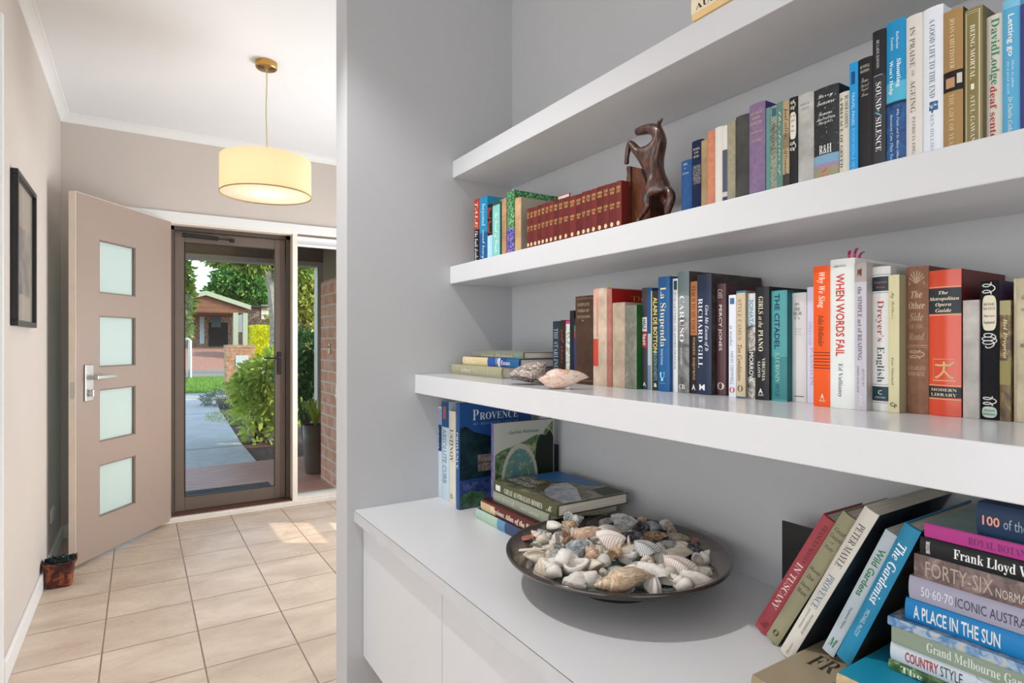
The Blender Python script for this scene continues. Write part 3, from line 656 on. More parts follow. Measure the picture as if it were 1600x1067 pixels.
# ------------------------------------------------------------------ lettering: serif, italic and script letters come from the font's mathematical alphabets
def _math(s, up, lo, dig=None, holes={}):
    r = ''
    for ch in s:
        if ch in holes: r += holes[ch]
        elif 'A' <= ch <= 'Z': r += chr(up+ord(ch)-65)
        elif 'a' <= ch <= 'z': r += chr(lo+ord(ch)-97)
        elif dig and '0' <= ch <= '9': r += chr(dig+ord(ch)-48)
        else: r += ch
    return r
STYLE = {
    's': lambda s: (s, 0.0), 'b': lambda s: (s, 0.018),
    'S': lambda s: (_math(s, 0x1D400, 0x1D41A, 0x1D7CE), -0.009), 'B': lambda s: (_math(s, 0x1D400, 0x1D41A, 0x1D7CE), 0.0),
    'i': lambda s: (_math(s, 0x1D434, 0x1D44E, holes={'h': '\u210E'}), 0.004), 'I': lambda s: (_math(s, 0x1D468, 0x1D482), 0.0),
    'c': lambda s: (_math(s, 0x1D4D0, 0x1D4EA), -0.005)}
LET = {}
def letters(s, style):
    """flat lettering mesh normalised to x 0..1, y 0..1"""
    k = (s, style)
    if k not in LET:
        t, off = STYLE[style](s)
        c = bpy.data.curves.new('t', 'FONT'); c.body = t; c.size = 1.0; c.offset = off; c.resolution_u = 2; c.fill_mode = 'FRONT'
        o = bpy.data.objects.new('t', c); col.objects.link(o)
        me = bpy.data.meshes.new_from_object(o); col.objects.unlink(o); bpy.data.objects.remove(o); bpy.data.curves.remove(c)
        xs = [v.co.x for v in me.vertices] or [0, 1]; ys = [v.co.y for v in me.vertices] or [0, 1]
        x0, x1, y0, y1 = min(xs), max(xs), min(ys), max(ys)
        LET[k] = ([((v.co.x-x0)/max(x1-x0, 1e-6), (v.co.y-y0)/max(y1-y0, 1e-6)) for v in me.vertices], [tuple(p.vertices) for p in me.polygons])
        bpy.data.meshes.remove(me)
    return LET[k]

PAGE = NT('book_pages')
_v = PAGE.coord('Object', (1, 1, 1)); _f = PAGE.noise(PAGE.coord('Object', (3, 900, 3)), 1.0, 2)
PAGE.link(PAGE.ramp(_f, [(0.3, 'c9c0ae'), (0.7, 'efe9dc')]), PAGE.b.inputs['Base Color']); PAGE.b.inputs['Roughness'].default_value = 0.9; PAGE.bump(_f, 0.3, 0.001)
PAGEM = PAGE.m
def jacket(c, kind='j'):
    if kind == 'c': return mat(c, 0.85, (90, 0.16), (220, 0.25), spec=0.2)          # cloth
    if kind == 'o': return mat(c, 0.8, (26, 0.30), (60, 0.35), spec=0.2)            # old, worn
    if kind == 'g': return mat(c, 0.22, (20, 0.03))                        # glossy
    return mat(c, 0.42, (20, 0.03), spec=0.3)
def ink(c): return mat(c, 0.5, (10, 0.0))
def art(name, stops, scale=14, dist=1.0, sc3=(1, 1, 1)):
    """a printed picture, reduced to mottled colours"""
    if name in MATS: return MATS[name]
    t = NT(name); f = t.noise(t.coord('Object', sc3), scale, 5, 0.6, dist)
    t.link(t.ramp(f, stops), t.b.inputs['Base Color']); t.b.inputs['Roughness'].default_value = 0.35
    MATS[name] = t.m; return t.m

def ribbon(b, c='c2246c'):
    m = MB(); w, h = b.w, b.h
    for k, (dx, dy, up) in enumerate(((.0, .10, .014), (.006, -.05, .017), (.012, -.16, .011))):
        y0 = w*(.5+dy)
        P = [Vector((.028+dx, y0, h-.004)), Vector((.026+dx, y0-.002, h+up*.6)), Vector((.020+dx, y0-.006-.002*k, h+up)), Vector((.010+dx, y0-.010-.003*k, h+up*.72))]
        vs = [q for p in P for q in (p+Vector((0, .0022, 0)), p+Vector((.001, -.0022, .0012)))]
        m.faces(vs, [(2*i, 2*i+1, 2*i+3, 2*i+2) for i in range(3)])
    m.build('ribbon_marker', mat(c, .5), b.t)
def paper_strip(b):
    m = MB(); y = b.w*.25; h = b.h
    m.box(.020, .0205, y-.002, y+.002, h-.02, h+.014, 0, 2, Matrix.Translation((0, y, h))@Matrix.Rotation(-.45, 4, 'X')@Matrix.Translation((0, -y, -h)))
    m.build('paper_strip', mat('b8ab62', .7), b.t)

class Book:
    """local frame: x from the spine into the book, y through its thickness (0 = front cover), z along the spine"""
    def __init__(s, label, M, w, h, d, color, kind='j', hard=True, group=None, page=PAGEM, bulge=None, cat='book', name='book'):
        s.t = thing(name, label, cat, group=group, M=M); s.w, s.h, s.d = w, h, d; s.hard = hard
        s.B = bulge if bulge is not None else (min(.0035, w*.12) if hard else min(.0012, w*.08)); s.p = 2.4 if hard else 5
        m = color if isinstance(color, bpy.types.Material) else jacket(color, kind)
        th = .0024 if hard else .0006; ov = .003 if hard else .0004
        n = 10; yk = [w*k/n for k in range(n+1)]
        outer = [(d, 0)]+[(s.sx(y), y) for y in yk]+[(d, w)]
        inner = [(d, w-th), (s.B+th*1.5, w-th), (s.B+th*1.5, th), (d, th)]
        mb = MB(); mb.prism(outer+inner, 0, h)
        s.cover = mb.build('cover', m, s.t); autosmooth(s.cover, 40)
        MB().box(s.B+th*1.5-.0004, d-ov, th-.0002, w-th+.0002, ov, h-ov).build('pages', page, s.t)
    def sx(s, y): return s.B*abs(2*y/s.w-1)**s.p
    def spine_panel(s, c, f0, f1, y0=0, y1=1, name='spine_panel', lift=.00012, kind='j'):
        """coloured field on the spine: f from the top, y from the reader's left"""
        m = MB(); h, w = s.h, s.w; n = 10
        def fn(i, j):
            y = w*(1-(y0+(y1-y0)*j)); return (s.sx(y)-lift, y, h*(1-f1+(f1-f0)*i))
        m.grid(fn, 1, n); newell(m.bm)
        return m.build(name, c if isinstance(c, bpy.types.Material) else jacket(c, kind), s.cover, smooth=True)
    def text(s, st, style, c, f0, f1, yc=.5, yh=.5, o='d'):
        """o: 'd' reads down the spine, 'h' reads across it"""
        V, Fc = letters(st, style)
        if not Fc: return
        h, w = s.h, s.w; b = bmesh.new(); vs = []
        for x, y in V:
            if o == 'd': z = h*(1-f0-(f1-f0)*x); yy = w*(1-(yc-yh/2+yh*y))
            else: z = h*(1-f1+(f1-f0)*y); yy = w*(1-(yc-yh/2+yh*x))
            vs.append(b.verts.new((0, yy, z)))
        for f in Fc:
            try: b.faces.new([vs[i] for i in f])
            except ValueError: pass
        if s.w > .004:
            for k in range(1, 8):
                bmesh.ops.bisect_plane(b, geom=b.verts[:]+b.edges[:]+b.faces[:], plane_co=(0, w*k/8, 0), plane_no=(0, 1, 0))
        for v in b.verts: v.co.x = s.sx(v.co.y)-.0004
        m = MB(); m.bm.free(); m.bm = b
        for f in b.faces:
            f.normal_update()
            if f.normal.x > 0: f.normal_flip()
        return m.build('spine_lettering', ink(c), s.cover)
    def side(s, c, x0=0, x1=1, z0=0, z1=1, lift=.0003, name='front_cover'):
        """printed field on the front cover (the y = 0 board); x, z as fractions"""
        X = lambda f: s.B+f*(s.d-s.B); h = s.h
        m = MB().faces([(X(x0), -lift, h*z0), (X(x1), -lift, h*z0), (X(x1), -lift, h*z1), (X(x0), -lift, h*z1)], [(0, 1, 2, 3)])
        return m.build(name, c if isinstance(c, bpy.types.Material) else jacket(c), s.cover)
    def side_poly(s, c, pts, lift=.0005, name='cover_picture'):
        X = lambda f: s.B+f*(s.d-s.B)
        m = MB().faces([(X(x), -lift, s.h*z) for x, z in pts], [tuple(range(len(pts)))])
        return m.build(name, c if isinstance(c, bpy.types.Material) else jacket(c), s.cover)
    def side_text(s, st, style, c, x0, x1, z0, z1, turn=0):
        V, Fc = letters(st, style); X = lambda f: s.B+f*(s.d-s.B); m = MB()
        if not Fc: return
        P = [(x0+(x1-x0)*x, z0+(z1-z0)*y) for x, y in V] if not turn else [(x0+(x1-x0)*y, z1-(z1-z0)*x) for x, y in V]
        m.faces([(X(x), -.0008, s.h*z) for x, z in P], Fc)
        return m.build('cover_lettering', ink(c), s.cover)
    def oval(s, c, f0, f1, y0, y1, power=.5):
        """rounded label on the spine"""
        n = 28; ps = []
        for k in range(n):
            a = 2*math.pi*k/n; cx = math.copysign(abs(math.cos(a))**power, math.cos(a)); cz = math.copysign(abs(math.sin(a))**power, math.sin(a))
            ps.append((.5*(y0+y1)+.5*(y1-y0)*cx, .5*(f0+f1)+.5*(f1-f0)*cz))
        s.poly(c, ps, .00015, 'spine_label')
    def poly(s, c, ps, lift=.0004, name='spine_emblem'):
        b = bmesh.new(); b.faces.new([b.verts.new((0, s.w*(1-y), s.h*(1-f))) for y, f in ps])
        for k in range(1, 8): bmesh.ops.bisect_plane(b, geom=b.verts[:]+b.edges[:]+b.faces[:], plane_co=(0, s.w*k/8, 0), plane_no=(0, 1, 0))
        for v in b.verts: v.co.x = s.sx(v.co.y)-lift
        m = MB(); m.bm.free(); m.bm = b
        return m.build(name, ink(c), s.cover)
    def stroke(s, c, lines, wd=.0006, name='spine_emblem'):
        """drawn lines on the spine: each line is a list of (y, f)"""
        m = MB(); w, h = s.w, s.h
        for ps in lines:
            P = [Vector((s.sx(w*(1-y))-.00045, w*(1-y), h*(1-f))) for y, f in ps]; vs = []
            for k, p in enumerate(P):
                d = P[min(k+1, len(P)-1)]-P[max(k-1, 0)]; q = Vector((0, -d.z, d.y)); q = q.normalized()*wd if q.length > 1e-9 else Vector((0, wd, 0))
                vs += [p+q, p-q]
            m.faces(vs, [(2*k, 2*k+1, 2*k+3, 2*k+2) for k in range(len(P)-1)])
        return m.build(name, ink(c), s.cover)
    def flourish(s, c, f0, f1, yc=.5, amp=.3, loops=2, wd=.0006):
        s.stroke(c, [[(yc+amp*math.cos(loops*6.2832*t)*(.45+.55*math.sin(math.pi*t)), f0+(f1-f0)*(t+.22*math.sin(loops*6.2832*t))) for t in [k/60 for k in range(61)]]], wd)
    def deco(s, T=(), P=(), side=None):
        if side is not None: s.side(side)
        for a in P: s.spine_panel(*a)
        for a in T: s.text(*a)
        return s

def row(rows, z, x0, xmin, xmax, group, depth=.13, back=True):
    """stand a row of books on a shelf: each entry is (label, spine left px, spine right px, top px, colour, options)"""
    yprev = 9.0; X = x0
    for e in rows:
        label, ul, ur, vt, c = e[:5]; k = dict(e[5]) if len(e) > 5 else {}
        if 'x' in k: X = k.pop('x')
        elif yprev < 8:
            d = ray(ul, 533); Xs = d.x/d.y*(yprev-.0004); X = min(max(Xs, max(xmin, X-.030)), min(xmax, X+.030))
        d = ray(ul, 533); yl = min(X*d.y/d.x, yprev-.0004); d = ray(ur, 533); yr = X*d.y/d.x
        if yl-yr < .004: yr = yl-.004
        q = ray((ul+ur)/2, vt); ym = (yl+yr)/2
        top = EYE+q.z*X/q.x
        h = top-z-.0006; dep = k.pop('d', depth)
        if back: dep = min(dep, X_BACK-.002-X)
        lean = k.pop('lean', 0)
        M = Matrix.Translation((X, yr, z+.0003))@Matrix.Rotation(lean, 4, 'X')
        fx = k.pop('fx', None); T = k.pop('T', ()); P = k.pop('P', ()); sd = k.pop('side', None); kd = k.pop('k', 'j'); hd = k.pop('hard', True)
        b = Book(label, M, yl-yr, h, dep, c, kd, hd, group, **k); b.deco(T, P, sd)
        if fx: fx(b)
        yprev = yr
    return yprev

# ------------------------------------------------------------------ top row of books (second shelf)
G2 = 'books on the shelf with the horse bookend'
PB = dict(hard=False)
GREEN = art('green_leaf_print', [(0.35, '0f3a1c'), (0.5, '1d7a3a'), (0.6, '9fc7a0'), (0.7, '0f4a24')], 160, 1.0)
BLUEP = art('blue_flower_print', [(0.3, '16205a'), (0.5, '3b4fa8'), (0.6, 'c98fc0'), (0.7, '1b1d66')], 120, 1.0)
row([
 ('thin red and black paperback, outermost on the horse shelf by the side wall', 740.5, 748.5, 310, 'a8372c', dict(hard=False, P=[('15151c', .48, 1)], T=[('TALE', 'i', 'efe2c0', .05, .45, .5, .5), ('the book dealer', 'c', 'f0f0f0', .5, .96, .5, .6)])),
 ('bright teal blue book beside the thin red and black paperback', 748.8, 761, 307, '1c86b4', dict(hard=False, P=[('0f5a8e', .55, 1)], T=[('beyond', 'i', 'bfe6ef', .1, .45, .5, .55), ('second honey', 'c', 'cfe9f4', .5, .95, .5, .5)])),
 ('slim black and pale blue book squeezed beside the mint green paperback', 761.2, 768.8, 318, '181418', dict(hard=False, P=[('a9d3ea', .56, 1)], T=[('Sweet Grand', 'c', 'e04a2a', .05, .52, .5, .75), ('london', 's', 'e8f4f8', .6, .9, .5, .5)])),
 ('mint green paperback beside the plain brown card book', 769, 780.5, 312, '7fc9bf', dict(hard=False, P=[('2b4a44', 0, .08)], T=[('The Sound of Clouds', 'c', 'e9f7f2', .2, .9, .5, .6)])),
 ('dark green sliver of a book behind the mint green paperback', 780.7, 783.5, 314, '1f3a30', dict(hard=False)),
 ('plain brown card covered book beside the green leaf patterned book', 783.7, 790.5, 309, 'b58f6c', dict(k='o', hard=False, P=[('8e6d50', .3, .31), ('8e6d50', .6, .61)])),
 ('green leaf patterned book with a blue flowered foot', 790.7, 801.5, 297, GREEN, dict(d=.18, P=[(BLUEP, .58, 1)])),
 ('tattered tan book with a grey board, next to the maroon set', 803, 812.5, 308, 'c7a47c', dict(k='o', d=.17, side='a9a294')),
], SH2, .895, .885, .93, G2, .14)
# maroon set: nineteen small matching volumes
ed = [822.6, 827.5, 832.8, 839.4, 844.8, 851, 857.3, 864.2, 871.6, 879.4, 888.8, 899, 908.2, 914.8, 922.8, 931.6, 941.8, 950.4, 961.4, 970]
tops = [325, 323.5, 322, 319.5, 317.5, 315.5, 313, 311.5, 309.5, 307, 305, 302.5, 298.5, 296.5, 294, 290.5, 287.5, 285, 281.5, 279]
MAR = ['6a2320', '64201e', '702622', '5e1c1b']
NTH = ['first', 'second', 'third', 'fourth', 'fifth', 'sixth', 'seventh', 'eighth', 'ninth', 'tenth', 'eleventh', 'twelfth', 'thirteenth', 'fourteenth', 'fifteenth', 'sixteenth', 'seventeenth', 'eighteenth', 'nineteenth']
def disc_on(b, f, r, c):
    m = MB(); n = 20; zc = b.h*(1-f)
    vs = [(b.sx(b.w/2)-.0004, b.w/2, zc)]+[(b.sx(b.w/2+r*math.sin(6.2832*k/n))-.0004, b.w/2+r*math.sin(6.2832*k/n), zc+r*math.cos(6.2832*k/n)) for k in range(n)]
    m.faces(vs, [(0, 1+(k+1) % n, 1+k) for k in range(n)]); newell(m.bm)
    return m.build('gilt_disc', ink(c), b.cover)
words = ['TALES', 'PLAYS', 'POEMS', 'ESSAYS', 'VERSE', 'LETTERS', 'LIVES', 'WORKS']
Xm = .893; yp = None
for k in range(19):
    d = ray(ed[k], 533); yl = Xm*d.y/d.x; d = ray(ed[k+1], 533); yr = Xm*d.y/d.x
    if yp: yl = min(yl, yp-.0003)
    yp = yr
    q = ray((ed[k]+ed[k+1])/2, tops[k]); h = EYE+q.z*Xm/q.x-SH2-.0006
    lab = ('small maroon gilt lettered volume at the end touching the tattered tan book' if k == 0 else 'small maroon gilt lettered volume at the end touching the carved bookend' if k == 18 else
           '%s small maroon gilt lettered volume counted from the tattered tan book' % NTH[k])
    b = Book(lab, Matrix.Translation((Xm, yr, SH2+.0003)), yl-yr, h, .095, MAR[k % 4], 'j', True, 'small maroon gilt volumes', bulge=.002)
    wd = words[k % 8]; GOLD = 'd9b56a'
    b.text(wd, 'B', GOLD, .10, .16, .5, .7, 'h'); b.text(words[(k+3) % 8][:4], 'B', GOLD, .18, .235, .5, .6, 'h'); b.text(words[(k+5) % 8], 'B', GOLD, .43, .48, .5, .7, 'h'); b.text(words[(k+1) % 8][:4], 'B', GOLD, .50, .545, .5, .5, 'h')
    disc_on(b, .865, min(b.w*.34, .0052), 'd8c49a')
# red edged card standing behind the maroon set
q = onX(872, 311, 1.0); r_ = onX(890, 300, 1.0)
cdt = tag(MB().box(1.0, 1.003, r_.y, q.y, SH2, r_.z).build('bookmark_card', mat('b4393c', 0.6), origin=(1.0, q.y, SH2)), 'red edged white card sticking up behind the maroon volumes', 'card')
MB().box(.9992, .9998, r_.y+.002, q.y-.002, r_.z-.05-SH2+SH2, r_.z-.002).build('card_face', mat('ddd3c6', 0.6), None, origin=(1.0, q.y, SH2))
bpy.context.scene.collection.objects['card_face'].parent = cdt; bpy.context.scene.collection.objects['card_face'].location = (0, 0, 0)

NAVYP = art('navy_gold_ornament', [(0.45, '1b2546'), (0.55, '8c8a78'), (0.6, '1b2546')], 120, 2.0)
LAND = art('landscape_print', [(0.3, '4a6a4a'), (0.45, '7d9a6a'), (0.55, 'a98a78'), (0.7, 'b4623a')], 60, 1.0)
DOTS = art('splatter_print', [(0.55, '15171a'), (0.66, '2a3a44'), (0.72, 'cfd3d0')], 150, 1.0)
SAGEP = art('sage_figure_print', [(0.4, '7f8c7c'), (0.5, '9aa28c'), (0.58, '39443e'), (0.66, 'a3a790')], 120, 1.5)
WATER = art('water_print', [(0.3, '0a2c56'), (0.5, '124a84'), (0.7, '1c6aa8')], 50, 1.0)
row([
 ('small blue cloth book standing first after the horse bookend', 1063, 1080.5, 249, '2f5687', dict(x=.925, k='c', T=[('TOIL', 'S', 'c9d6e4', .05, .085, .45, .4, 'h'), ('*', 'S', 'c9d6e4', .13, .15, .45, .15, 'h'), ('CONRAD', 'S', 'b9c6d4', .21, .24, .45, .55, 'h')])),
 ('navy cloth book with gilt scroll ornament beside the small blue one', 1079.5, 1096.5, 218, '1d2744', dict(k='c', P=[(NAVYP, .33, .58, .15, .85)], T=[('THE HOUSE', 'S', 'd8cfb4', .10, .13, .5, .6, 'h'), ('OF THE', 'S', 'd8cfb4', .15, .175, .5, .4, 'h'), ('SEVEN', 'S', 'd8cfb4', .20, .23, .5, .5, 'h')])),
 ('worn golden tan book between the navy cloth book and the salmon one', 1094.5, 1108, 217, 'a8906c', dict(k='o')),
 ('salmon pink cloth book on the horse shelf', 1104.5, 1119, 202.5, 'c98468', dict(k='c')),
 ('thin white book next to the salmon pink cloth book', 1116.5, 1128.5, 197, 'd8d4cc', dict(k='j')),
 ('thin white book with a slate grey label low on its spine', 1128.2, 1135.8, 195, 'd5d3cc', dict(P=[('4d5262', .30, .82), ('c0c0c4', .82, .88), ('3c4050', .88, 1)])),
 ('pale olive cloth book beside the charcoal one', 1133.5, 1148, 189.5, '9c967e', dict(k='c')),
 ('charcoal grey cloth book beside the lilac one', 1146.5, 1168.5, 179, '4c4b49', dict(k='o')),
 ('lilac cloth book with gilt lettering and a violet cover side', 1167.5, 1194, 160, '85708f', dict(k='c', side='3b2f7c', T=[('THE COMPLETE', 'S', 'cdb98c', .09, .115, .5, .7, 'h'), ('BOOK OF', 'S', 'cdb98c', .14, .165, .5, .5, 'h'), ('INSECTS', 'S', 'cdb98c', .19, .22, .5, .7, 'h'), ('AND OTHER TALES', 'S', 'cdb98c', .29, .31, .5, .7, 'h'), ('VOLUME ONE', 'S', 'cdb98c', .38, .40, .5, .6, 'h')])),
 ('thin teal green book directly beside the lilac one', 1196.5, 1203, 167, '5d8f86', dict(hard=False, side='3c6a60')),
 ('grey green book with dark figures printed down its spine', 1202.6, 1213.6, 164, SAGEP, dict(P=[('1f6276', .03, .12, .3, .9)], T=[('MONTANA', 'S', '2a2f2a', .2, .5, .5, .5)])),
 ('sage teal book with cream script between two patterned spines', 1213.4, 1222.6, 158.5, '5a8478', dict(T=[('the stories of', 'c', 'd8dcc8', .1, .8, .5, .5)])),
 ('tan book with black brush script down its spine', 1222.4, 1232.6, 156, 'b29b76', dict(P=[('3b352c', .80, 1), ('8a7a5c', .36, .52)], T=[('paul collins', 'c', '1c1a18', .08, .42, .5, .75), ('Afterwards', 'c', '1c1a18', .52, .82, .5, .75)])),
 ('black book with a white oval title label and white scrolls', 1232.4, 1245, 150.5, '17181a', dict(side='202020', fx=lambda b: (b.oval('dcd8cc', .16, .45, .12, .88), b.flourish('dcd8cc', .03, .14, .5, .3, 2.0), b.flourish('dcd8cc', .47, .58, .5, .35, 2.0)), T=[('E M', 'S', '222222', .19, .215, .5, .5, 'h'), ('LIVES', 'S', '222222', .24, .265, .5, .5, 'h'), ('The', 'S', '222222', .30, .32, .5, .3, 'h'), ('HILL', 'S', '222222', .35, .37, .5, .5, 'h')])),
 ('pale grey mottled cloth book on the horse shelf', 1244.4, 1270, 144.5, 'b9b8b4', dict(k='o', T=[('BOOK OF', 'S', '8e8e8a', .10, .125, .5, .6, 'h'), ('SHIPS', 'S', '8e8e8a', .15, .175, .5, .5, 'h')])),
 ('tall black book with white script and a painted landscape at its foot', 1270.2, 1309, 134, DOTS, dict(k='o', P=[('7ba4be', .70, .79), ('9a86a8', .79, .83), (LAND, .83, 1)], T=[('Larry', 'c', 'eef0ee', .07, .12, .5, .6, 'h'), ('Treasure', 'c', 'eef0ee', .13, .18, .5, .7, 'h'), ('*', 'S', 'eef0ee', .21, .225, .5, .06, 'h'), ('Famous', 'c', 'eef0ee', .25, .29, .5, .55, 'h'), ('Australian', 'c', 'eef0ee', .30, .34, .5, .75, 'h'), ('Knights', 'c', 'eef0ee', .35, .39, .5, .6, 'h'), ('R&H', 'S', 'f4f6f4', .60, .69, .5, .5, 'h')])),
 ('cream book with black capitals down its spine, before the bright blue one', 1310.5, 1327.5, 142, 'd6cfc0', dict(T=[('RUMER GODDEN', 'S', '39352f', .05, .42, .7, .28), ('A PREFACE OF GREED', 'S', '39352f', .05, .86, .25, .30)])),
 ('bright azure paperback with a small dark figure at its head', 1322.5, 1340, 97, '1f97d8', dict(hard=False, P=[('14497e', .08, .19, .25, .7)], T=[('TRAVEL PAGES', 'b', 'a9dcf6', .26, .55, .5, .35), ('ROOM WITH A VIEW', 's', '7fc8f0', .58, .96, .5, .4)])),
 ('black book with grey script, set between the azure and the charcoal book', 1339.8, 1362, 89, '201e1f', dict(T=[('RUSSELL', 'S', 'c9c4b8', .06, .085, .5, .7, 'h'), ('BRADDON', 'S', 'c9c4b8', .10, .125, .5, .65, 'h'), ('Some', 'c', 'b9b4a8', .17, .21, .5, .5, 'h'), ('Quiet', 'c', 'b9b4a8', .22, .25, .5, .6, 'h'), ('Light', 'c', 'b9b4a8', .26, .29, .5, .55, 'h'), ('Hour', 'c', 'b9b4a8', .30, .33, .5, .5, 'h')])),
 ('charcoal book with large white serif title down its spine', 1360.6, 1383, 46, '37363a', dict(P=[('222126', 0, .32), ('c8c8cc', .318, .322, .1, .8)], T=[('DE LAINE RAWSON', 'S', 'c9c9c6', .07, .27, .45, .22), ('SOUND', 'S', 'f0f0ee', .37, .56, .5, .42), ('of', 'c', '8fd0e0', .56, .62, .5, .5), ('SILENCE', 'S', 'f0f0ee', .62, .86, .5, .42)])),
 ('broad turquoise book with a dark watery lower half', 1382.4, 1414.5, 30, '1c8fc4', dict(P=[('55b6d6', .42, .55), (WATER, .57, 1), ('0b2a44', .555, .575)], T=[('Katherine', 'i', 'e8f5fa', .08, .20, .62, .15), ('Tonkin', 'i', 'e8f5fa', .11, .20, .35, .15), ('Shouting', 'B', 'f4fafc', .27, .46, .65, .26), ("Won't Help", 'B', 'f4fafc', .27, .50, .28, .24), ('Why Frank and So Many Other', 'i', 'cfe4f2', .61, .95, .62, .16), ('Ancestors Care Their Too', 'i', 'cfe4f2', .63, .95, .32, .16)])),
 ('off white book with a long grey brown serif title', 1413.4, 1440.5, 22, 'dedad2', dict(T=[('IN PRAISE', 'S', '7a6c60', .08, .35, .42, .32), ('OF', 'S', '9a9088', .375, .415, .45, .18), ('AGEING', 'S', '7a6c60', .44, .66, .45, .32), ('PATRICIA EDGAR', 'S', '7a6c60', .69, .985, .5, .20)])),
 ('white book with blue grey title and a small blue tree on its spine', 1440.2, 1472.5, 9.5, 'e6ebf2', dict(P=[(art('blue_tree_print', [(0.4, '1c4a70'), (0.55, '3f7aa4'), (0.62, 'e6ebf2')], 160), .625, .685, .35, .78), ('28506c', .68, .70, .46, .54)], T=[('A GOOD LIFE TO THE END', 'S', '5d7890', .08, .60, .5, .28), ('KEN HILLMAN', 'S', '9aa8b4', .71, .98, .5, .18)])),
 ('golden tan jacketed book with a dark painted figure across its middle', 1472.7, 1503.5, 13.5, 'a98756', dict(side='201813', P=[('1a1310', .425, .565, 0, 1), ('c79a74', .47, .54, .15, .62), ('d8cfc4', .45, .52, .72, .96)], T=[('JOAN CHITTISTER', 'S', 'e6d7b4', .06, .41, .48, .26), ('THE GIFT OF YEARS', 'S', 'd9c69a', .585, .985, .46, .24)])),
 ('olive green book with a white ruled border round its title', 1505.5, 1534.5, 10.5, '8a7d4c', dict(d=.15, side='6c6140', P=[('e9e6d8', .02, .022, .1, .9), ('e9e6d8', .02, 1, .10, .13), ('e9e6d8', .02, 1, .84, .87), ('e9e6d8', .035, .037, .16, .82), ('e9e6d8', .035, 1, .16, .175), ('e9e6d8', .035, 1, .80, .815), ('f0eee0', .535, .575, .40, .58)], T=[('BEING MORTAL', 'S', 'f2efe2', .12, .50, .5, .26), ('ATUL GAWAND', 'S', 'e6e2cf', .61, .985, .5, .24)])),
 ('cream book with large green and red lettering down its spine', 1540.5, 1566.5, 21.5, 'dcd6ca', dict(T=[('DavidLodge', 'B', '2f8a66', .03, .53, .5, .62), ('deaf senten', 'B', 'b8322c', .54, .985, .46, .42)])),
 ('sky blue book with cream lettering on the horse shelf', 1565.4, 1593, -4, '5cb0da', dict(P=[('7cc4e6', 0, .06), ('e8f2f6', .058, .061)], T=[('Letting go', 'b', 'f2f4ee', .11, .40, .48, .42), ('How to plan', 'i', 'e8f2f6', .43, .62, .62, .16), ('for a good death', 'i', 'e8f2f6', .43, .66, .36, .16), ('Dr Charlie Corke', 'i', 'f6ecc8', .68, .93, .5, .26)])),
 ('indigo book with a red foot at the frame edge of the horse shelf', 1593.2, 1618, 2, '454a86', dict(P=[('b05a44', .82, 1, .35, 1)], T=[('Elizabeth', 'S', 'd8d8e8', .10, .36, .5, .36)])),
], SH2, .925, .905, .965, G2, .14)

# ------------------------------------------------------------------ flat book on the top shelf, overhanging the edge
fbM = frame((.866, .7417, SH1+.0505), (1, 0, 0), (0, 0, -1), (0, 1, 0))
fb = Book('pale timber coloured book lying flat and overhanging the topmost shelf', fbM @ Matrix.Translation((0, 0, -.30)), .050, .30, .20, mat('e8c890', 0.5, (12, .10)), hard=True, group='books lying flat on the shelves')
fb.spine_panel('efe2c6', 0, .9, .22, 1); fb.text('AUSTR', 'B', '262626', .035, .29, .40, .21); fb.text('LIFE', 'B', '262626', .05, .22, .80, .20)

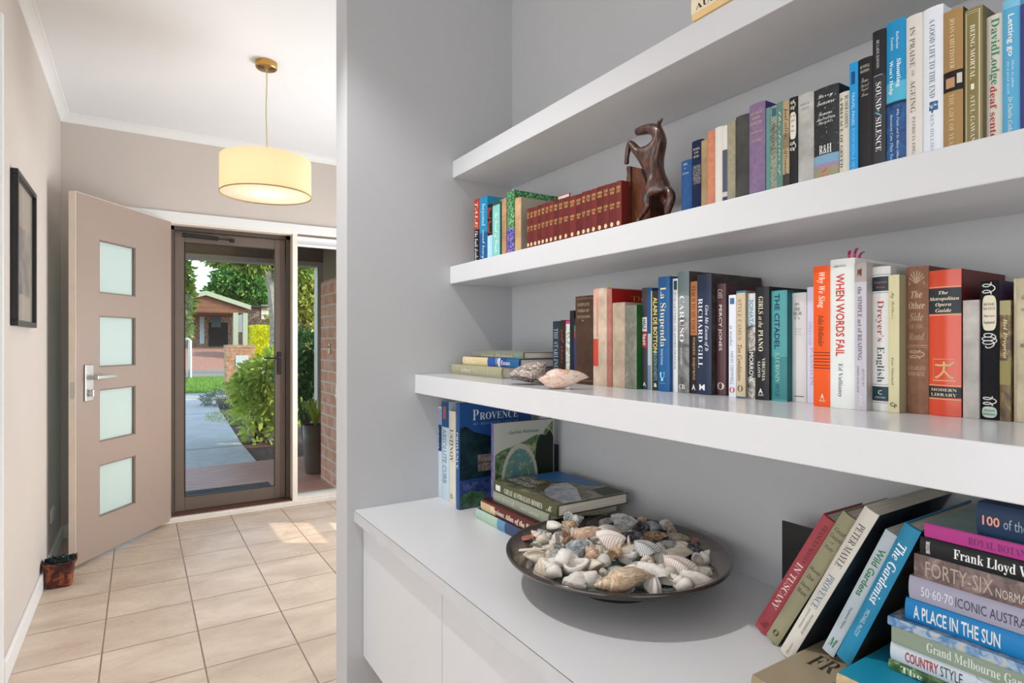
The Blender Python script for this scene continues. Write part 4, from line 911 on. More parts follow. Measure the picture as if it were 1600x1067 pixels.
# ------------------------------------------------------------------ middle row of books (deep shelf)
G3 = 'books on the deep shelf with the two big shells'
BRK = art('dark_brick_photo', [(0.4, '2b2522'), (0.55, '3d3733'), (0.7, '544e48')], 30, .5, (1, 1, 2.2))
SMOKE = art('grey_smoke_photo', [(0.35, '3c3c3c'), (0.55, '7d7d7b'), (0.7, 'a9a9a6')], 26)
GREYWOOD = art('grey_ink_photo', [(0.4, 'cfcac2'), (0.55, '8a847c'), (0.65, '3b3632')], 60, 1.5)
STAIN = art('stained_cover', [(0.4, '66675c'), (0.6, '7c7c70'), (0.72, '9a9a8e')], 40)
FLOR = art('floral_print', [(0.45, 'd6d8d8'), (0.58, '7fa08a'), (0.66, 'b08ab0'), (0.75, 'd8dcdc')], 110)
row([
 ('worn dark blue book standing first after the two big shells', 862.3, 874.8, 500.5, '2b3440', dict(x=.925, k='o', T=[('THE STARLING', 'S', '9aa4ac', .12, .8, .5, .5)])),
 ('dark brown book with red flecks beside the worn dark blue one', 874.6, 883.2, 499, '3a2320', dict(k='o', T=[('red roses', 'c', 'a8502c', .15, .7, .5, .5)])),
 ('thin white book with a floral spine and pink head', 883.4, 889.6, 500, FLOR, dict(hard=False, P=[('c2337c', 0, .05)])),
 ('slim black paperback leaning beside the old brown book', 889.8, 896.5, 484, '18171a', dict(hard=False)),
 ('slim blue book with green and red bands beside the old brown book', 896.7, 901.5, 496, '23408a', dict(hard=False, P=[('1d1d22', 0, .1), ('2f8a58', .12, .20), ('b23030', .20, .30)])),
 ('old brown leather book with gilt lettering and a frayed edge', 897.5, 925, 461, '4d382c', dict(x=.915, k='o', d=.16, side='3a2a20', P=[('8f7c62', .03, .034), ('8f7c62', .955, .96)], T=[('COMPLETE', 'S', 'a8977c', .08, .115, .5, .7, 'h'), ('WORKS OF', 'S', 'a8977c', .15, .185, .5, .65, 'h'), ('TENNYSON', 'S', 'a8977c', .22, .255, .5, .75, 'h'), ('V', 'S', 'a8977c', .27, .29, .5, .2, 'h')])),
 ('tattered cream and red paper wrapped book with a strip poking up', 925.4, 947, 449, 'cdb9a4', dict(k='o', d=.13, fx=paper_strip, P=[('d8a898', .0, .18, 0, .5), ('c8493a', .52, .80, 0, .45), ('cf8f80', .1, .5, .3, .45)])),
 ('red book with a gilt title on its cover behind the beige wrinkled one', 947.2, 955, 450, 'b07468', dict(k='o', d=.17, side='9c1c1a', fx=lambda b: b.side_text('The', 'S', 'c08a3c', .36, .66, .885, .935))),
 ('beige book in wrinkled paper next to the grey green cloth book', 955.2, 974.6, 471.5, 'b7a690', dict(k='o', d=.1)),
 ('faded grey green cloth book with a vivid green cover side', 974.8, 993, 475.5, STAIN, dict(k='o', d=.12, side='1e5a26')),
 ('dark grey book with small white and red words on its spine', 1002.5, 1011.5, 448.5, '3e3c42', dict(hard=False, P=[('d8d4d0', .29, .43, .1, .9), ('a8303c', .44, .59, .1, .9)], T=[('HALF', 'b', '2a2a2a', .31, .41, .5, .6), ('last', 'b', 'e8d8d4', .46, .57, .5, .6), ('A', 'b', 'e8e8e8', .93, .97, .5, .5, 'h')])),
 ('thin deep blue book with a pale foot, beside the yellow lettered one', 1011.7, 1018, 448.5, '1f4d8c', dict(hard=False, P=[('a9b9cc', .45, .76), ('6d86a8', .76, 1)])),
 ('dark slim book with yellow lettering before the wide royal blue one', 1016.5, 1029, 452.5, '2c2c2c', dict(hard=False, P=[('b9b57c', 0, 1, 0, .2)], T=[('ALAIN DE BOTTON', 'b', 'd9d07c', .07, .62, .6, .5), ('RELIGION ATHEISTS', 's', '7fb4c4', .62, .9, .6, .4), ('a', 'b', 'e8e8e8', .93, .965, .6, .35, 'h')])),
 ('wide royal blue book with large serif title and a small horned emblem', 1026.8, 1044.5, 431, '1f5c94', dict(d=.16, side='174f84', T=[('La Stupenda', 'S', 'e6d9a8', .09, .61, .46, .62), ('Sinclair Eastman', 'S', 'c8d8e4', .63, .77, .45, .22), ('U', 'B', 'a8e0f0', .835, .885, .45, .5, 'h'), ('i', 'b', 'a8e0f0', .88, .91, .45, .2, 'h'), ('PUBLISHER', 's', '8fb4cc', .925, .935, .45, .5, 'h')])),
 ('thin white book standing between the royal blue and the grey portrait book', 1050.5, 1058.5, 434, 'dcdedd', dict(hard=False, P=[('2c4a4e', .02, .10, .3, .9)], T=[('THE LETTERS OF JAMES FRANCE', 's', '6a7074', .12, .8, .5, .4)])),
 ('grey book with a smoky portrait photo wrapped over its spine', 1057.5, 1075, 423, SMOKE, dict(d=.17, side='4a4442', P=[('6f7f80', 0, .2), ('8c9494', .2, .38)], T=[('CARUSO', 'S', 'e6e8e6', .20, .58, .45, .42), ('HIS LIFE AND WORKS', 's', 'd8dad8', .63, .77, .4, .16), ('CB', 'S', 'f0f0f0', .93, .97, .45, .5, 'h')])),
 ('copper orange book with black lower half beside the navy memoir', 1078.2, 1089.5, 438.5, 'b5764a', dict(hard=False, P=[('262220', .48, 1)], T=[('TEACH TO MY VOICE', 'S', '4a2c18', .04, .47, .5, .5), ('mezzo soprano', 's', 'c89a6c', .5, .88, .5, .4), ('A', 'b', 'e8e8e8', .92, .97, .5, .5, 'h')])),
 ('wide navy book with tall white capitals and a dark brick photo cover', 1087.6, 1109.8, 427, '26324a', dict(d=.16, side=BRK, T=[('RICHARD GILL', 'S', 'e9eef2', .20, .78, .30, .34), ('Give Me Excess of It', 'i', 'f0f2f4', .26, .64, .72, .26), ('M', 'b', 'eeeeee', .915, .965, .42, .4, 'h')])),
 ('plum brown book with white capitals and a round emblem at its foot', 1118.6, 1133, 442, '5c4044', dict(d=.16, side='4e3438', T=[('CASS', 'i', 'e8dcd8', .05, .13, .45, .5), ('PERCY JONES', 's', 'eee6e2', .19, .60, .45, .42), ('O', 'B', 'e0d4c4', .885, .95, .5, .75, 'h')])),
 ('thin white book with blue lettering and a small red oval mark', 1138.2, 1149.5, 459.5, 'dfe4ec', dict(hard=False, x=.935, P=[('4a6c9c', .03, .09, .2, .8)], T=[('a wake', 'i', '6a7c98', .30, .50, .4, .4), ('NIKKI GEMMELL', 's', '7a8cac', .55, .88, .5, .4), ('O', 'B', 'c03a30', .90, .955, .5, .7, 'h')])),
 ('cream book with italic title and teal edges', 1149.4, 1163.4, 453, 'cdbb9c', dict(d=.12, side='8d8a7c', P=[('2c7c90', 0, .02), ('2c6a78', .985, 1)], T=[('Ten Conditions', 'i', '4c3a28', .50, .84, .45, .5), ('STYLE CAMUS', 'S', '8f7c5c', .08, .46, .45, .42), ('O', 'B', '6a5a44', .88, .94, .5, .6, 'h')])),
 ('white book with cyan and white words over a grey ink photograph', 1168, 1180.2, 457, 'd7d5d0', dict(hard=False, P=[(GREYWOOD, .30, .55), ('3c3a3a', .55, .80), (GREYWOOD, .80, 1)], T=[('SONATA', 'b', '3b9cc0', .06, .32, .5, .5), ('MORROW', 's', 'f2f2f2', .56, .84, .5, .55)])),
 ('black book with cream capitals and a small white bird mark', 1178.4, 1200, 447, '232325', dict(d=.13, T=[('GIRLS', 'S', 'efe6cc', .085, .24, .48, .34), ('at the', 'i', 'e8dfc4', .26, .36, .48, .32), ('PIANO', 'S', 'efe6cc', .38, .57, .48, .34), ('VIRGINIA', 'S', 'e8e2d0', .63, .83, .68, .2), ('LLOYD', 'S', 'e8e2d0', .66, .80, .36, .2), ('A', 'b', 'f0f0f0', .90, .945, .48, .3, 'h'), ('ALLEN', 's', 'f0f0f0', .95, .965, .48, .4, 'h')])),
 ('teal green book with large navy capitals down its spine', 1203.2, 1228, 452.5, '4f9ea2', dict(d=.14, side='1f6a70', P=[('3a8488', .60, .985)], T=[('THE CITADEL', 'b', '1b3050', .03, .53, .44, .34), ('A.J.CRONIN', 'S', '9fc7b4', .555, .83, .46, .32), ('FICUS', 's', '24384c', .85, .96, .46, .26)])),
 ('white book with a short black title set across its spine', 1236.2, 1258.6, 456, 'd8d9d8', dict(d=.12, P=[('3a3a3a', .945, .952, .2, .85)], T=[('ON', 'S', '33363a', .09, .12, .42, .3, 'h'), ('THE', 'S', '33363a', .135, .165, .42, .45, 'h'), ('HIGH', 'S', '33363a', .175, .205, .42, .6, 'h'), ("C's", 'S', '33363a', .215, .245, .42, .35, 'h'), ('Poems about', 's', '9a9c9c', .325, .337, .45, .5, 'h'), ('opera and', 's', '9a9c9c', .35, .362, .45, .4, 'h'), ('recordings', 's', '9a9c9c', .375, .387, .45, .5, 'h')])),
 ('lavender white paperback leaning out behind the orange paperback', 1260.5, 1273.8, 447, 'cfd3e8', dict(hard=False, d=.13, T=[('OPERA AND', 'S', 'a9b4cc', .3, .5, .4, .4), ('PASSION', 'S', 'b9a4b0', .52, .85, .6, .4)])),
 ('bright orange paperback with white script and black stripes', 1270.4, 1297, 414, 'ea5a1e', dict(hard=False, x=.925, P=[('3a1c10', k_, k_+.005, .0, 1) for k_ in (.615, .635, .66, .68, .705, .725)], T=[('Why We Sing', 'I', 'f8ead8', .045, .30, .48, .46), ('Julia Hollander', 'i', '3a1c10', .35, .575, .48, .32), ('A', 'b', 'f8ead8', .91, .945, .55, .2, 'h'), ('ALLEN', 's', 'f8ead8', .95, .965, .55, .35, 'h')])),
 ('tall white hardback with big red capitals and a pink ribbon', 1295.6, 1334, 403, 'e2e6e2', dict(d=.17, fx=ribbon, T=[('GRANTA', 'S', '3a3c3c', .04, .055, .43, .5, 'h'), ('WHEN WORDS FAIL', 'b', 'c8362e', .10, .65, .45, .36), ('Ed Vulliamy', 'S', '5a5e60', .70, .925, .45, .22)])),
 ('tall pale mauve grey book with a small brown emblem on its head', 1334.2, 1353, 409, 'c3bfc8', dict(d=.17, side='aca4a0', P=[('a9a09c', 0, .13), ('6a3a30', .045, .08, .3, .65)], T=[('A', 'I', '5a2c24', .035, .09, .48, .4, 'h'), ('the SIMPLE act of READING', 'S', '56504e', .165, .66, .5, .36), ('EDITED BY', 's', '8e8884', .72, .84, .75, .18), ('DEBRA ADELAIDE', 's', '8e8884', .70, .88, .35, .18), ('VINTAGE', 's', 'eeeaea', .90, .97, .6, .2)])),
 ('white hardback with dark teal bands and a red and black serif title', 1361.6, 1390, 415, 'dcdcda', dict(d=.15, side='b9bab8', P=[('1f3b46', .07, .17), ('1f3b46', .83, .93), ('4a5c62', .055, .058), ('4a5c62', .18, .183), ('4a5c62', .815, .818), ('4a5c62', .94, .943)], T=[("Dreyer's", 'S', 'a83a4a', .235, .52, .46, .46), ('English', 'S', '33383a', .555, .80, .46, .50), ('Benjamin', 'S', 'c0625c', .10, .12, .5, .7, 'h'), ('Dreyer', 'S', 'c0625c', .135, .155, .5, .5, 'h'), ('C', 's', 'e8ecec', .855, .885, .48, .22, 'h'), ('CENTURY', 's', 'c9d0d2', .90, .912, .48, .6, 'h')])),
 ('slim cream yellow book with handwritten style title', 1387.6, 1404.6, 428, 'cfc9a0', dict(d=.12, hard=False, side='9c9878', T=[("My Father's", 'c', '6a6450', .12, .32, .42, .4), ('Eric Mitchell', 'S', '5c5848', .60, .80, .42, .2), ('Cp', 'b', '2c2c2a', .925, .965, .5, .6, 'h')])),
 ('faded brown cloth book with pale stamped title and leaf ornament', 1414.4, 1449.5, 415, '8a6450', dict(k='c', d=.15, side='4a2c22', fx=lambda b: (b.stroke('b09478', [[(.5, .115), (.5+.36*math.sin(a), .115-.085*math.cos(a*.8))] for a in (-1.3, -.8, -.35, .1, .5, .9, 1.3)]+[[(.15, .11), (.85, .11)], [(.15, .12), (.85, .12)]], .0009), b.flourish('b09478', .565, .63, .5, .34, 2, .0008)), P=[('b89c80', .535, .539, .05, .95), ('b89c80', .548, .550, .05, .95)], T=[('The', 'I', 'c9b294', .165, .215, .5, .5, 'h'), ('Other', 'I', 'c9b294', .24, .29, .5, .72, 'h'), ('Side', 'I', 'b89c80', .315, .37, .5, .6, 'h'), ('OF THE', 'S', 'a88c70', .395, .42, .5, .6, 'h'), ('Road', 'I', 'a88c70', .45, .50, .5, .7, 'h'), ('CHARLES', 'S', 'b89c80', .675, .705, .5, .75, 'h'), ('OSBORNE', 'S', 'b89c80', .715, .745, .5, .75, 'h')])),
 ('wide orange red hardback with a black title panel and running figure', 1450, 1500.5, 420, 'd2482a', dict(d=.17, k='g', side='5f1a1c', fx=lambda b: b.stroke('c9a878', [[(.22, .652), (.40, .655), (.52, .650), (.66, .655), (.80, .632)], [(.50, .628), (.52, .650), (.50, .69), (.42, .715), (.28, .738), (.22, .735)], [(.50, .69), (.60, .712), (.70, .735), (.80, .738)]], .0014),  P=[('2a3236', .125, .30), ('c9b48c', .115, .12), ('c9b48c', .305, .312), ('26292c', .80, .875), ('c9b48c', .788, .793), ('c9b48c', .882, .888), ('c9a878', .755, .762, .15, .85), ('c9a878', .61, .614, .15, .85), ('c9a878', .61, .76, .15, .16), ('c9a878', .61, .76, .84, .85)], T=[('The', 'I', 'e8dcc0', .145, .168, .48, .3, 'h'), ('Metropolitan', 'I', 'e8dcc0', .185, .215, .48, .92, 'h'), ('Opera', 'I', 'e8dcc0', .225, .255, .48, .5, 'h'), ('Guide', 'I', 'e8dcc0', .265, .29, .48, .5, 'h'), ('MODERN', 'S', 'e8dcc0', .812, .832, .48, .8, 'h'), ('LIBRARY', 'S', 'e8dcc0', .845, .865, .48, .8, 'h')])),
 ('small grey white cloth book in front of the maroon cover', 1503.6, 1528.5, 467.5, 'bdb8b2', dict(k='o', d=.11, x=.95)),
 ('black book with a cream oval label and white calligraphic flourishes', 1531, 1560, 437, '1b1c1f', dict(d=.12, k='c', side='3c2a4c', fx=lambda b: (b.oval('dcd3bc', .105, .36, .12, .88), b.oval('b9cfc0', .905, .985, .1, .9, .7), b.flourish('d8d8d4', .012, .10, .45, .36, 2.0, .0006), b.flourish('d8d8d4', .38, .47, .5, .40, 3.5, .0006), b.flourish('d8d8d4', .83, .90, .5, .38, 2.0, .0006)), T=[('ROSE', 'S', '3a3a34', .16, .18, .5, .6, 'h'), ('MACAULAY', 'S', '3a3a34', .19, .21, .5, .65, 'h'), ('They were', 'I', '3a3a34', .245, .265, .5, .6, 'h'), ('Defeated', 'I', '3a3a34', .29, .315, .5, .6, 'h'), ('NELSON', 'B', '2c5a48', .925, .942, .5, .6, 'h'), ('DOUBLEDAY', 'B', '2c5a48', .952, .968, .5, .68, 'h')])),
 ('mottled brown and olive book almost hidden beside the black label book', 1561.5, 1579, 468, art('brown_photo_print', [(0.4, '4a3826'), (0.55, '7a6238'), (0.66, 'a89a6a')], 50), dict(d=.12, hard=False, P=[('a39a70', 0, .12), ('8e8450', .50, .70)], T=[('Bel Propria', 'I', 'd8c89a', .15, .48, .5, .45)])),
 ('worn cream book with green print at the frame edge of the deep shelf', 1583, 1616, 433, 'cabfa2', dict(k='o', d=.13, P=[('d8cbb0', 0, 1, 0, .12)], T=[('SPINE', 'S', '5a6a4a', .12, .15, .6, .4, 'h'), ('of', 'i', '5a6a4a', .17, .19, .6, .15, 'h'), ('AUNT', 'S', '3f7a50', .205, .23, .6, .5, 'h'), ('to', 'i', '5a6a4a', .42, .44, .6, .15, 'h'), ('BRAN', 'S', '3f5a40', .455, .48, .6, .5, 'h')])),
], SH3, .925, .905, .96, G3, .16)

# three books lying flat at the wall end of the deep shelf
def flat(label, X, yl, L, ztop, th, dep, c, group, rot=0, **k):
    """a closed book lying down: spine faces the front, front cover up; yl is the far (reader's left) end of the spine"""
    M = Matrix.Translation((X, yl, ztop))@rotz(rot)@frame((0, 0, 0), (1, 0, 0), (0, 0, -1), (0, 1, 0))@Matrix.Translation((0, 0, -L))
    T = k.pop('T', ()); P = k.pop('P', ()); sd = k.pop('side', None)
    return Book(label, M, th, L, dep, c, k.pop('k', 'j'), k.pop('hard', True), group, **k).deco(T, P, sd)
GF = 'books lying flat on the deep shelf'
flat('thick khaki book lying flat at the bottom of the three book pile', .86, 1.7235, .313, SH3+.031, .0305, .19, 'a5a082', GF, T=[('la belle', 'i', 'c9c4a8', .04, .16, .5, .3), ('La France d', 'i', 'f0eee0', .22, .42, .55, .4), ('PROVENCE', 'S', 'c0bb9c', .46, .78, .5, .5)])
flat('cream and blue book lying flat in the middle of the pile', .878, 1.679, .332, SH3+.0565, .025, .19, '1d3f8c', GF, P=[('d9c79a', 0, .48), ('2a55a4', .48, .66), ('c9d2dc', .62, .70), ('1f5f8a', .80, 1)], T=[('Sistine', 'c', 'f6efd8', .05, .27, .5, .7), ('Essen', 's', 'e8ecf0', .72, .86, .5, .5)])
flat('grey green book with a pale cover lying on top of the pile', .882, 1.62, .287, SH3+.0755, .0185, .18, '7b7d6c', GF, side=art('pale_cover_print', [(0.4, '6f7264'), (0.6, 'b9bcae')], 10), P=[('5f8f92', .86, .94, .1, .7)], T=[('Great Houses', 'i', 'b9baa6', .2, .82, .4, .5)])

# ------------------------------------------------------------------ standing books on the bench
G4 = 'tall books standing on the bench by the side wall'
row([
 ('slim white, navy and pale blue book standing nearest the side wall', 680, 688.5, 633.5, 'c3cbd8', dict(x=.822, d=.24, P=[('8fa0ba', .02, .2), ('1d3a6e', .2, .49)], T=[('KEN DAWNE', 's', 'e8ecf4', .24, .46, .5, .4)])),
 ('slim pale blue book with a navy picture at its head', 688.8, 699.8, 626, 'bcd0da', dict(d=.24, P=[('1c5080', 0, .26), ('a85a4a', .05, .18, .3, .7)], T=[('ABSOLUTE CURB', 's', '5f7c8c', .28, .83, .5, .55)])),
 ('slim ivory book with dark capitals beside the big blue cover', 700.2, 710.5, 641, 'd8d4c4', dict(d=.24, T=[('USTINOV', 'S', '3a3a34', .2, .55, .5, .5), ('xx', 's', '6a6a60', .90, .95, .5, .4, 'h')])),
], BENCH, .822, .80, .85, G4, .24)
d_ = ray(712, 533); Xp = .808; yp0 = Xp*d_.y/d_.x
hP = EYE+ray(711, 629).z*Xp/ray(711, 629).x-BENCH
NIGHT = art('night_stone_print', [(0.35, '0c1a22'), (0.55, '16303a'), (0.7, '2c4a44')], 18)
pv = Book('very large blue picture book with a stone hut on its cover', Matrix.Translation((Xp, yp0-.022, BENCH+.0004)), .024, hP, .262, '1d4f88', 'g', True, G4, bulge=.002)
pv.side('23508c', lift=.0003)
pv.side_poly(NIGHT, [(0, .27), (0, .77), (.08, .78), (.2, .72), (.34, .69), (.46, .66), (.6, .62), (1, .56), (1, .3)], .0005)
pv.side_poly(art('lavender_print', [(0.35, '15243f'), (0.5, '2a3f78'), (0.62, '4a5a8a'), (0.7, '3c5a4a')], 40), [(0, 0), (1, 0), (1, .30), (.6, .29), (.2, .26), (0, .27)], .0006)
pv.side_poly(art('green_bush_print', [(0.4, '1f3a2a'), (0.6, '3f6a4a')], 60), [(0, .01), (.3, .01), (.36, .08), (.3, .14), (.15, .17), (.05, .14), (0, .1)], .0007)
pv.side_poly(art('stone_print', [(0.4, '6a625c'), (0.6, '9a9088')], 60), [(.24, .34), (.62, .34), (.62, .52), (.52, .53), (.46, .50), (.24, .5)], .0008)
pv.side_poly(art('roof_print', [(0.4, '4a4440'), (0.6, '5d5650')], 60), [(.22, .415), (.64, .415), (.64, .43), (.22, .43)], .0010)
pv.side_text('P', 'S', 'dfe6ea', .17, .25, .835, .935); pv.side_text('ROVENCE', 'S', 'dfe6ea', .265, .80, .835, .905)
pv.side_text('ART \u00b7 ARCHITECTURE \u00b7 LANDSCAPE', 's', '7a9ad0', .17, .80, .785, .81)
pv.text('PROVENCE', 'S', 'd8dfe4', .27, .62, .5, .5)
# garden arch picture book in front of it
Xg = .857; dg = ray(767, 533); yg = Xg*dg.y/dg.x
hg = EYE+ray(770, 661).z*Xg/ray(770, 661).x-BENCH
GARD = art('garden_print', [(0.3, '26402a'), (0.48, '4f7048'), (0.6, '8f9c70'), (0.7, 'b7b48c')], 45)
ga = Book('picture book with a garden arch on its white and green cover', Matrix.Translation((Xg, yg-.014, BENCH+.0004)), .014, hg, .215, '6a3f78', 'j', True, G4, bulge=.001)
ga.spine_panel(art('violet_print', [(0.4, '7a3f86'), (0.55, '3f6a9a'), (0.65, 'b87ab0')], 90), 0, 1)
ga.side('b7bab0', lift=.0003); ga.side_poly(GARD, [(.02, .02), (.98, .02), (.98, .98), (.86, .9), (.78, .82), (.7, .84), (.5, .78), (.3, .74), (.12, .70), (.02, .66)], .0005)
ga.side_poly('17231c', [(.64, .02), (.99, .02), (.99, .80), (.93, .88), (.86, .82), (.76, .84), (.70, .74), (.66, .5)], .0006)
def archpts(cx, cz, rx, rz, n=14): return [(cx+rx*math.cos(math.pi*k/n), cz+rz*math.sin(math.pi*k/n)) for k in range(n+1)]
ao = archpts(.42, .36, .30, .40); ai = archpts(.42, .36, .255, .345)
ga.side_poly('b4b0a4', ao+[(.12, .04), (.165, .04)]+ai[::-1]+[(.675, .04), (.72, .04)], .0008)
ga.side_poly(art('sky_foliage_print', [(0.4, '4a7a9a'), (0.55, '6a8a5a'), (0.68, '9ab0c0')], 60), ai+[(.165, .22), (.675, .22)], .0007)
ga.side_text('Garden Pathways', 's', '4c504a', .24, .74, .86, .905)
# black volume behind, against the back wall
bk = Book('plain black book standing behind the garden arch book against the back wall', Matrix.Translation((.935, yg+.001, BENCH+.0004)), .018, .185, .166, '16181d', 'j', True, G4)

# flat books on the bench between the tall books and the plate
G5 = 'big books lying flat on the bench by the tall books'
flat('mint, blue and navy spined book at the bottom of the bench pile', .811, 1.470, .28, BENCH+.0295, .029, .225, 'a9c4b0', G5, P=[('5f8fb0', .42, .56), ('37496e', .56, 1)], side='3a4250')
flat('maroon book with cream lettering lying on the mint and navy one', .815, 1.448, .275, BENCH+.0605, .0305, .235, '5c2622', G5, P=[('c7ad84', 0, .28, .0, .8)], side='3c1d22', T=[('Precious Atlas of the Ea', 'I', 'f0e6d0', .20, .92, .42, .62)])
HOM = art('tree_house_print', [(0.35, '4a4234'), (0.5, '6c644e'), (0.62, '8f8a70')], 24)
flat('sage grey book lying under the olive green homes book', .832, 1.409, .262, BENCH+.0885, .0275, .225, '8b907e', G5, side='6a6c60', T=[('JOHN HANGAR', 'S', 'b4b8a4', .03, .42, .5, .55), ('HOLY GARDEN', 's', 'c3c6b4', .54, .84, .5, .3)])
hb_ = flat('olive green book with a house photo cover, topmost of the bench pile', .832, 1.408, .295, BENCH+.1175, .0285, .228, '4d4f34', G5, P=[('d8dcd0', .05, .13, .2, .75)], T=[('GREAT AUSTRALIAN HOMES', 'S', 'e4e4d4', .20, .80, .45, .5), ('M', 'c', 'd8d8c8', .86, .94, .5, .5)])
hb_.side(HOM, 0, 1, 0, 1, .0003); hb_.side_poly('2f6ea4', [(.50, .99), (.99, .99), (.99, .30), (.82, .35), (.72, .62), (.58, .66)], .0005)
hb_.side_poly(art('white_wall_print', [(0.4, '9aa0ac'), (0.6, 'c9ccd2')], 40), [(.10, .02), (.34, .02), (.62, .35), (.70, .56), (.50, .60), (.26, .46), (.12, .30)], .0006)
hb_.side_poly('2b2a26', [(.66, .02), (.99, .02), (.99, .26), (.72, .24)], .0005)
hb_.side_text('GREAT AUSTRALIAN', 'b', 'd8d8d0', .16, .28, .60, .97, 1); hb_.side_text('HOMES', 'b', 'c8c8c0', .32, .44, .66, .97, 1)

# ------------------------------------------------------------------ leaning books at the right of the bench
G6 = 'books leaning on the flat pile'
def leaning(label, X, yb, zb, yt, zt, w, dep, c, **k):
    """spine's near bottom corner (yb, zb), its near top corner (yt, zt); leans towards the pile"""
    h = math.hypot(yt-yb, zt-zb); a = math.atan2(yb-yt, zt-zb)
    M = Matrix.Translation((X, yb, zb))@Matrix.Rotation(a, 4, 'X')
    T = k.pop('T', ()); P = k.pop('P', ()); sd = k.pop('side', None)
    return Book(label, M, w, h, min(dep, X_BACK-.003-X), c, k.pop('k', 'j'), k.pop('hard', True), G6, **k).deco(T, P, sd)
leaning('rose red book leaning farthest left against its olive neighbour', .905, .616, BENCH+.0006, .495, .949, .0235, .118, 'a84a52', side='2a2322', T=[('FRANCES MAYES', 'S', '5c2228', .05, .36, .6, .3), ('IN TUSCANY', 'S', 'f0dcd8', .38, .78, .50, .46), ('B', 'c', '5c2228', .90, .96, .55, .5, 'h')])
leaning('olive grey book leaning between the rose red and the white book', .890, .584, BENCH+.0006, .456, .966, .0235, .134, '9a9678', side='1f1c1a', T=[('Great', 'i', '4a4634', .10, .13, .55, .7, 'h'), ('Gardens', 'i', '4a4634', .145, .175, .55, .8, 'h'), ('of', 'i', '4a4634', .19, .21, .5, .3, 'h'), ('Italy', 'i', '4a4634', .225, .255, .5, .6, 'h'), ('Monty', 'i', '3a3628', .40, .43, .5, .8, 'h'), ('Don', 'i', '3a3628', .45, .48, .5, .5, 'h'), ('Derry', 'i', '3a3628', .52, .55, .5, .7, 'h'), ('Moore', 'i', '3a3628', .565, .595, .5, .7, 'h'), ('O', 'B', '2c2a20', .91, .95, .5, .4, 'h')])
leaning('tall off white book with blue and black capitals leaning on a dark cover', .868, .546, BENCH+.0006, .415, .988, .0215, .23, 'd6d1c6', side=art('dark_sea_print', [(0.4, '10161c'), (0.55, '1a2e3c'), (0.7, '2c4656')], 20), T=[('PETER MAYLE', 'S', '4a4a48', .09, .36, .5, .46), ('PROVENCE', 'S', '5a7f9c', .42, .64, .5, .46), ('PHOTOGRAPHS BY', 's', '6a6862', .68, .82, .70, .16), ('JASON HAWKES', 's', '6a6862', .66, .80, .35, .16), ('CONSTABLE', 's', '7a7870', .90, .98, .55, .14)])
leaning('pale blue book with dark green title leaning on the bright blue one', .878, .484, .7560, .394, .962, .0185, .2, 'bac6cc', side='23292a', hard=False, T=[('Wild Gardens', 'b', '2f7a4a', .13, .50, .5, .50), ('Stephanie Mahon', 's', '4f6a58', .60, .78, .5, .25), ('M', 'I', '2f7a4a', .87, .94, .5, .6, 'h')])
leaning('bright blue book with white script title leaning against the flat pile', .868, .455, .7600, .363, .979, .0215, .21, '2a86ac', side=art('dark_garden_print', [(0.5, '16130f'), (0.62, '33281c'), (0.7, '4a3a2a')], 70), T=[('The Gardenist', 'I', 'eef4f6', .12, .55, .5, .55), ('MICHAEL McCOY', 's', 'bcd8e2', .60, .80, .5, .25)])
# black metal book end behind the leaning books
be = thing('bookend', 'flat black bookend plate standing upright behind the rose red leaning book', 'bookend', (1.03, .64, BENCH))
pq = onX(1222, 812, 1.03)
MB().box(1.03, 1.033, .603, pq.y, BENCH+.0022, pq.z).build('upright', BLK, be, world=True)
MB().box(1.03, 1.095, .622, pq.y, BENCH+.0003, BENCH+.002).build('foot', BLK, be, world=True)

# flat books under and beside the leaning ones, and the tall flat pile at the frame edge
G7 = 'books in the flat pile at the end of the bench'
b_ = flat('sandy book lying flat on the bench under the leaning pale blue book', .742, .527, .30, BENCH+.0255, .025, .24, '9a8a6c', G7, side='a3947a', k='c')
b_.side_text('FR', 'S', '3a3228', .40, .56, .80, .925, 1); b_.side_text('A', 'S', '3a3228', .20, .34, .72, .78, 1)
flat('tan and turquoise book lying flat in front of the leaning bright blue one', .80, .437, .29, BENCH+.0540, .028, .24, 'c0aa84', G7, side='1f93b4', k='c')
def pile(label, X, yl, z1, z0, dep, c, T=(), **k):
    """lettering given as (text, style, ink, first px, last px, height centre, height)"""
    def fr(u): d = ray(u, 533); return (yl-X*d.y/d.x)/.27
    return flat(label, X, yl, .27, z1, z1-z0-.0003, dep, c, G7, T=[(t[0], t[1], t[2], fr(t[3]), fr(t[4]))+tuple(t[5:]) for t in T], **k)
pile('mottled green book, lowest spine showing in the tall flat pile', .872, .404, .7935, .7797, .19, art('green_garden_print', [(0.4, '2f4a24'), (0.55, '5a7a44'), (0.66, '9ab07a')], 70), T=[('The', 'B', 'e0e4d4', 1407, 1441, .45, .6)])
pile('white book with red and grey capitals low in the tall flat pile', .870, .401, .8185, .7940, .19, 'c7ced4', P=[(art('leaf_corner_print', [(0.45, 'c7ced4'), (0.55, '5a7a5a'), (0.65, 'c7ced4')], 90), .36, 1)], T=[('COUNTRY', 'b', 'a82c34', 1414, 1466, .5, .56), ('STYLE', 's', '3a3c3e', 1469, 1504, .5, .56)])
pile('sage green book with white serif title in the tall flat pile', .868, .3985, .8430, .8190, .20, '95a08c', hard=False, T=[('Grand Melbourne Gard', 'B', 'dfe4da', 1448, 1606, .52, .50)])
pile('blue and cream map patterned book below the vivid blue spine', .864, .4015, .8555, .8434, .20, art('map_print', [(0.4, '5a86b4'), (0.55, 'a9bccc'), (0.66, 'c9c0ac')], 60), hard=False)
